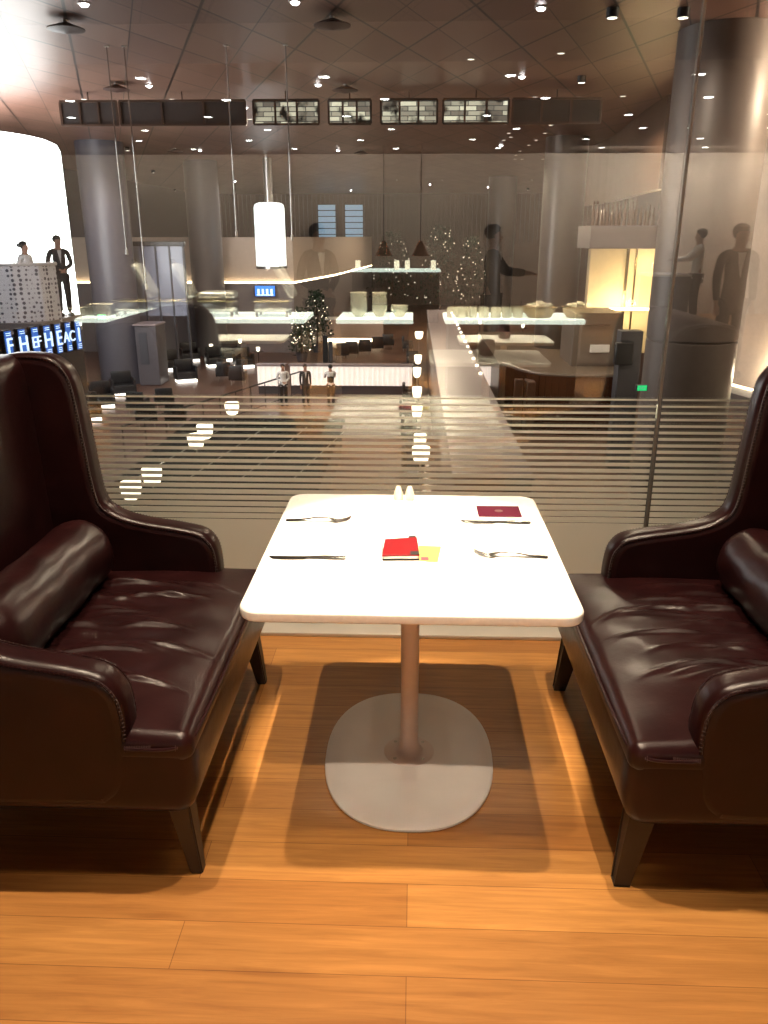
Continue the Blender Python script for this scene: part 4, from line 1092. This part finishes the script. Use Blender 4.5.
# slim oval lights on the far right part
s3 = None
for (px, py) in [(535, 97), (579, 97), (623, 96), (551, 125), (568, 159), (536, 140), (545, 133), (529, 145), (520, 151), (516, 155), (543, 159), (522, 159), (515, 159), (594, 158), (592, 171), (576, 178), (532, 180), (84, 99), (172, 99), (270, 99), (250, 119), (471, 59), (561, 53), (509, 133), (511, 137), (504, 140), (490, 180), (442, 180), (397, 180)]:
    p, z = on_ceiling(px, py)
    if s3 is None:
        s3 = thing('flush_downlight', 'tiny flush oval light in the hall ceiling', 'ceiling light', (p.x, p.y, z), 0, 'tiny flush ceiling lights')
        bm = B(); lathe(bm, [(.10, -.001), (.10, -.010), (.085, -.012), (.085, -.001)], n=16); obj('trim_ring', bm, M_steel, s3)
        bm = B(); lathe(bm, [(.08, -.002), (.08, -.012), (0, -.014)], n=16); obj('lens', bm, mat('soft_lens', (.9, .9, .9), .3, emit=(1, .86, .72), strength=1.8), s3)
    else: dup(s3, (p.x, p.y, z))

# ------------------------------------------------------------------ BEHIND THE CAMERA: what the glass mirrors
MIR = 2 * (GY + .0)
def my(px, py, z):      # a sight line bounced off the glass, landing on the plane at height z
    p = atz(px, py, z); return Vector((p.x, MIR - p.y, z))
bm = B(); box(bm, -9, 9, -12.3, -12, 0, CEIL); struct('wall_back', bm, mat('taupe_back_wall', (.55, .45, .40), .6), smooth=False)
bm = B(); box(bm, -9.3, -9, -12, 3.3, 0, CEIL); struct('wall_side_left', bm, M_darkgrey, smooth=False)
bm = B(); box(bm, 9, 9.3, -12, 3.3, 0, CEIL); struct('wall_side_right', bm, M_beige, smooth=False)
bm = B(); box(bm, -9, 9, -12, -2.6, 3.25, 3.6); struct('ceiling_soffit', bm, mat('soffit_paint', (.20, .15, .13), .6), smooth=False)
f0 = None
for i in range(6):
    for j in range(6):
        x, y = -5 + i * 2.0 + (j % 2) * .6, -3.3 - j * 1.5
        if f0 is None:
            f0 = thing('flush_downlight', 'small flush light in the low soffit over the buffet', 'ceiling light', (x, y, 3.25), 0, 'soffit lights over the buffet')
            bm = B(); lathe(bm, [(.075, -.001), (.075, -.01), (.06, -.012), (.06, -.001)], n=16); obj('trim_ring', bm, M_steel, f0)
            bm = B(); lathe(bm, [(.055, -.002), (.055, -.012), (0, -.014)], n=16); obj('lens', bm, M_spot, f0)
        else: dup(f0, (x, y, 3.25))
CT = .86
yf = my(300, 319, CT).y
def counter(q0, q1, label):
    a = my(q0, 322, CT).x; b = my(q1, 322, CT).x
    t = thing('buffet_counter', label, 'counter', ((a + b) / 2, yf, 0), 0, 'bright-topped buffet counters'); hw = (b - a) / 2
    bm = B(); box(bm, -hw, hw, -.75, 0, CT - .045, CT, .006, 1); obj('painted_light_top', bm, M_counter, t, smooth=False)  # top emits in place of light from the spots above
    bm = B(); box(bm, -hw + .04, hw - .04, -.70, -.06, .08, CT - .046, .01, 1); obj('body', bm, M_darkbrown, t, smooth=False)
    bm = B(); box(bm, -hw + .08, hw - .08, -.66, -.10, 0, .08); obj('plinth', bm, M_black, t, smooth=False)
counter(58, 300, 'bright-topped buffet counter mirrored at left, carrying the chafing dishes')
counter(333, 413, 'bright-topped buffet counter mirrored in the centre, carrying stacked bowls')
counter(446, 590, 'bright-topped buffet counter mirrored at right, carrying jars and baskets')
def chafing(px, label, open_=True):
    x = my(px, 318, CT).x; t = thing('chafing_dish', label, 'chafing dish', (x, yf - .30, CT), 0, 'chafing dishes')
    bm = B(); box(bm, -.17, .17, -.13, .13, .05, .15, .02, 2); obj('pan', bm, M_steel, t)
    bm = B(); box(bm, -.18, .18, -.14, .14, .145, .165, .006, 1); obj('gold_rim', bm, M_ochre, t)
    for sx in (-1, 1):
        for sy in (-1, 1): bm = B(); box(bm, sx * .15 - .012, sx * .15 + .012, sy * .11 - .012, sy * .11 + .012, 0, .06); obj('leg', bm, M_steel, t)
    prof = [(-.175, 0), (-.15, .05), (0, .075), (.15, .05), (.175, 0)]
    bm = B(); rt = Matrix.Translation((.18, -.13, .165)) @ Matrix.Rotation(R(62 if open_ else 0), 4, 'Y')
    softbox(bm, (-.36, 0, 0), (0, .26, .075), .055, (12, 12, 6), lambda p: rt @ p); lid = obj('lid', bm, mat('satin_lid_steel', (.80, .79, .76), .33, metal=.6), t)
    bm = B(); tube(bm, [rt @ Vector((-.35, .08, .03)), rt @ Vector((-.40, .09, .04)), rt @ Vector((-.40, .17, .04)), rt @ Vector((-.35, .18, .03))], .008, 8); obj('handle', bm, M_ochre, lid)
chafing(127, 'chafing dish with raised lid, leftmost mirrored on the left counter')
chafing(167, 'chafing dish with raised lid, second from the left')
chafing(214, 'closed chafing dish with gold rim, third from the left', False)
chafing(270, 'chafing dish with raised lid at the right end of the left counter')
def plates(px, n, r, label, kind='plate', dy=-.25):
    x = my(px, 318, CT).x
    for i in range(n):
        bm = B()
        if kind == 'plate': lathe(bm, [(r * .55, 0), (r * .6, .004), (r, .016), (r, .020), (r * .6, .009), (0, .008)], n=28); dz = .012
        else: lathe(bm, [(r * .45, 0), (r * .5, .008), (r * .85, .045), (r, .085), (r * .97, .085), (r * .8, .045), (r * .4, .014), (0, .012)], n=28); dz = .030
        o = obj(kind, bm, M_porc); o.location = (x, yf + dy, CT + .0005 + i * dz)
        tag(o, label, kind, 'stack of %ss %s' % (kind, label.split(',')[-1].strip()))
plates(94, 9, .14, 'white plate in the tall stack, at the left end of the left counter')
plates(66, 6, .125, 'white plate in the low stack, at the far left end')
plates(358, 6, .085, 'white bowl in the tall left stack, centre counter', 'bowl')
plates(379, 6, .075, 'white bowl in the narrow stack, middle of centre counter', 'bowl')
plates(399, 2, .085, 'white bowl in the short stack, right on centre counter', 'bowl')
for i, px in enumerate((452, 462, 472, 484, 496, 507, 518)):
    x = my(px, 318, CT).x; o = thing('jar', 'white porcelain jar, number %s in the row on the right counter' % ('one', 'two', 'three', 'four', 'five', 'six', 'seven')[i], 'jar', (x, yf - .2, CT), 0, 'white jars')
    bm = B(); lathe(bm, [(.045, 0), (.05, .01), (.05, .09), (.046, .10), (.042, .09), (.042, .02), (0, .02)], n=20); obj('body', bm, M_porc, o)
    bm = B(); tube(bm, [(.01, 0, .03), (.03, 0, .16)], .004, 6); obj('spoon', bm, M_chrome, o)
for px, nm in ((540, 'left'), (579, 'right')):
    x = my(px, 318, CT).x; o = thing('bread_basket', 'woven basket heaped with rolls, %s one on the right counter' % nm, 'basket', (x, yf - .25, CT), 0, 'bread baskets')
    bm = B(); lathe(bm, [(.11, 0), (.12, .01), (.17, .10), (.16, .10), (.11, .02), (0, .02)], n=28); obj('basket', bm, mat('wicker', (.45, .30, .15), .6, bump=(60, .6, .01)), o)
    for k in range(7):
        a = k * 1.0472; r = .0 if k == 0 else .092
        bm = B(); lathe(bm, [(0, 0), (.03, .006), (.042, .025), (.03, .045), (0, .052)], n=16)
        e = obj('bread_roll', bm, mat('pale_roll', (.85, .76, .60), .6)); e.location = (x + r * math.cos(a), yf - .25 + r * math.sin(a), CT + (.085 if k else .11)); tag(e, 'pale bread roll heaped in the %s basket' % nm, 'bread roll', 'rolls in the %s basket' % nm)
# second buffet island further back with heat lamps
yb = my(400, 270, 1.0).y
a = my(350, 270, 1.0).x; b = my(441, 270, 1.0).x
t = thing('buffet_island', 'fluted buffet island with bright top mirrored under the copper heat lamps', 'counter', ((a + b) / 2, yb, 0)); hw = (b - a) / 2
bm = B(); box(bm, -hw, hw, -.9, 0, .96, 1.0, .006, 1); obj('painted_light_top', bm, M_counter, t, smooth=False)  # same painted-in brightness as the counters
bm = B(); box(bm, -hw + .03, hw - .03, -.85, -.06, .0, .958)
for i in range(30): x = -hw + .06 + i * (2 * hw - .12) / 29; tube(bm, [(x, -.06, .02), (x, -.06, .95)], .018, 6)
obj('fluted_body', bm, M_greige, t, smooth=False)
for px, nm in ((385, 'left'), (420, 'right')):
    x = my(px, 255, 1.25).x; o = thing('heat_lamp', 'copper bell heat lamp hanging over the mirrored island, %s one' % nm, 'lamp', (x, yb - .4, 3.25), 0, 'copper heat lamps')
    bm = B(); tube(bm, [(0, 0, 0), (0, 0, -1.75)], .01, 6); obj('cord', bm, M_black, o)
    bm = B(); lathe(bm, [(.03, -1.72), (.06, -1.76), (.11, -1.88), (.17, -2.0), (.165, -2.0), (.10, -1.88), (.02, -1.77)], n=28); obj('lamp_shade', bm, M_copper, o)
    bm = B(); lathe(bm, [(0, -1.98), (.06, -1.94), (.05, -1.86), (0, -1.84)], n=16); obj('bulb', bm, M_lampshade, o)
for i, px in enumerate((362, 398, 408, 432)):
    x = my(px, 262, 1.1).x; bm = B(); lathe(bm, [(.05, 0), (.05, .16), (.045, .17), (0, .17)], n=16)
    o = obj('candle_holder', bm, M_lampshade); o.location = (x, yb - .25, 1.0); tag(o, 'glowing candle holder, %s on the mirrored island' % ('leftmost', 'second', 'third', 'rightmost')[i], 'candle', 'candle holders on the island')
# neighbouring tables
def dining_table(x0, x1, y0, y1, label, cup=True):
    cx, cy = (x0 + x1) / 2, (y0 + y1) / 2
    t = thing('pedestal_table', label, 'table', (cx, cy, 0))
    bm = B(); plate(bm, rrect(x0 - cx, x1 - cx, y0 - cy, y1 - cy, .05), .722, .75, .006, XY, 3); obj('table_top', bm, M_white, t)
    bm = B(); lathe(bm, [(.24, 0), (.24, .012), (.05, .02), (.0285, .05), (.0285, .722)], n=32); obj('column', bm, M_pole, t)
    if cup:
        bm = B(); lathe(bm, [(.035, 0), (.055, .01), (.065, .07), (.055, .12), (.050, .12), (.058, .07), (.04, .015), (0, .012)], n=24)
        o = obj('vase', bm, mat('dark_red_glass', (.10, .03, .03), .15)); o.location = (cx, cy, .7505); tag(o, 'dark round vase standing on the ' + label, 'vase')
        o['label'] = 'dark round vase on the table mirrored ' + ('nearer' if cy > -.5 else 'farther') + ' at right'
dining_table(.12, 1.0, -.22, .50, 'white pedestal table mirrored at right, nearer one')
dining_table(.40, 1.22, -1.25, -.70, 'white pedestal table mirrored at right, farther one')
dining_table(-1.95, -1.40, -.25, .45, 'white pedestal table mirrored at left, nearer one', False)
dining_table(-1.95, -1.15, -1.2, -.75, 'white pedestal table mirrored at left, farther one', False)
# people behind
person('man in a dark suit mirrored in front of the bronze column', (3.78, -3.6, 0), R(180), 'stand', M_suit, M_suit)
person('waiter in a white shirt leaning over the cloth-covered table, mirrored at right', (5.55, -10.3, 0), R(-80), 'reach', M_shirt, M_suit)
person('dark-haired person behind the mirrored chafing dishes', (-1.12, -3.35, 0), R(150), 'clasp', M_suit, M_suit, True)
person('person in black reaching forward beside the mirrored bread baskets', (.98, -4.2, 0), R(100), 'reach', M_suit, M_suit)
t = thing('cloth_covered_table', 'white cloth-covered side table mirrored beside the waiter at right', 'table', (5.0, -10.2, 0))
bm = B(); softbox(bm, (-.5, -.45, .88), (.30, .45, .93), .02, (8, 8, 3)); obj('tablecloth', bm, M_shirt, t)
bm = B(); box(bm, -.45, .3, -.4, .4, 0, .88, .01, 1); obj('body', bm, M_darkgrey, t)

# ------------------------------------------------------------------ each repeat gets its own place in its label
ORD = ['first', 'second', 'third', 'fourth', 'fifth', 'sixth', 'seventh', 'eighth', 'ninth', 'tenth', 'eleventh', 'twelfth', 'thirteenth', 'fourteenth', 'fifteenth', 'sixteenth', 'seventeenth', 'eighteenth', 'nineteenth', 'twentieth',
       'twenty-first', 'twenty-second', 'twenty-third', 'twenty-fourth', 'twenty-fifth', 'twenty-sixth', 'twenty-seventh', 'twenty-eighth', 'twenty-ninth', 'thirtieth', 'thirty-first', 'thirty-second', 'thirty-third', 'thirty-fourth', 'thirty-fifth', 'thirty-sixth']
def relabel(group, fmt, key=lambda o: o.location.x / max(abs(o.location.y), .1)):
    obs = sorted([o for o in COL.objects if o.parent is None and o.get('group') == group], key=key)
    for i, o in enumerate(obs): o['label'] = fmt % ORD[i]
relabel('soffit lights over the buffet', 'small flush light in the low soffit over the buffet, %s from the left', lambda o: o.location.x * 10 - o.location.y)
for n_ in ('left', 'right'): relabel('rolls in the %s basket' % n_, 'pale bread roll in the ' + n_ + ' basket, %s from the left', lambda o: o.location.x)
for g_ in sorted({o.get('group') for o in COL.objects if str(o.get('group', '')).startswith('stack of ')}):
    relabel(g_, 'stacked ' + g_.split(' ')[2][:-1] + ' ' + ' '.join(g_.split(' ')[3:]) + ', %s from the bottom', lambda o: o.location.z)
relabel('glasses on the black bar counter', 'small stemmed glass on the black bar counter, %s from the left', lambda o: o.location.x)
relabel('bottles on the upper shelf', 'tall amber bottle on the shelf above the cream wall, %s from the left', lambda o: o.location.x)
relabel('recessed spotlights in the hall ceiling', 'small bright recessed spotlight in the hall ceiling, %s from the left', lambda o: o.location.x / o.location.y)
relabel('black cylinder downlights', 'black cylindrical downlight under the hall ceiling, %s from the left', lambda o: o.location.x / o.location.y)
relabel('dark round ceiling discs', 'dark round disc under the hall ceiling, %s from the left', lambda o: o.location.x / o.location.y)
relabel('tiny flush ceiling lights', 'tiny flush oval light in the hall ceiling, %s from the left', lambda o: o.location.x / o.location.y)
relabel('dark seating pods with lit plinths', 'dark seating pod with glowing plinth on the lower floor at left, %s nearest', lambda o: o.location.y)
relabel('armchairs along the lamp row', 'dark lounge armchair beside the central row of lamps, %s nearest', lambda o: o.location.y)
relabel('armchairs by the far station', 'dark armchair before the pale service station, %s from the left', lambda o: o.location.x)
relabel('tiny glowing table lamps on the lower floor', 'tiny glowing lamp on a small dark table on the lower floor, %s from the left', lambda o: o.location.x / o.location.y)
relabel('armchairs by the railing', 'dark armchair near the diagonal railing on the lower floor, %s nearest', lambda o: o.location.y)
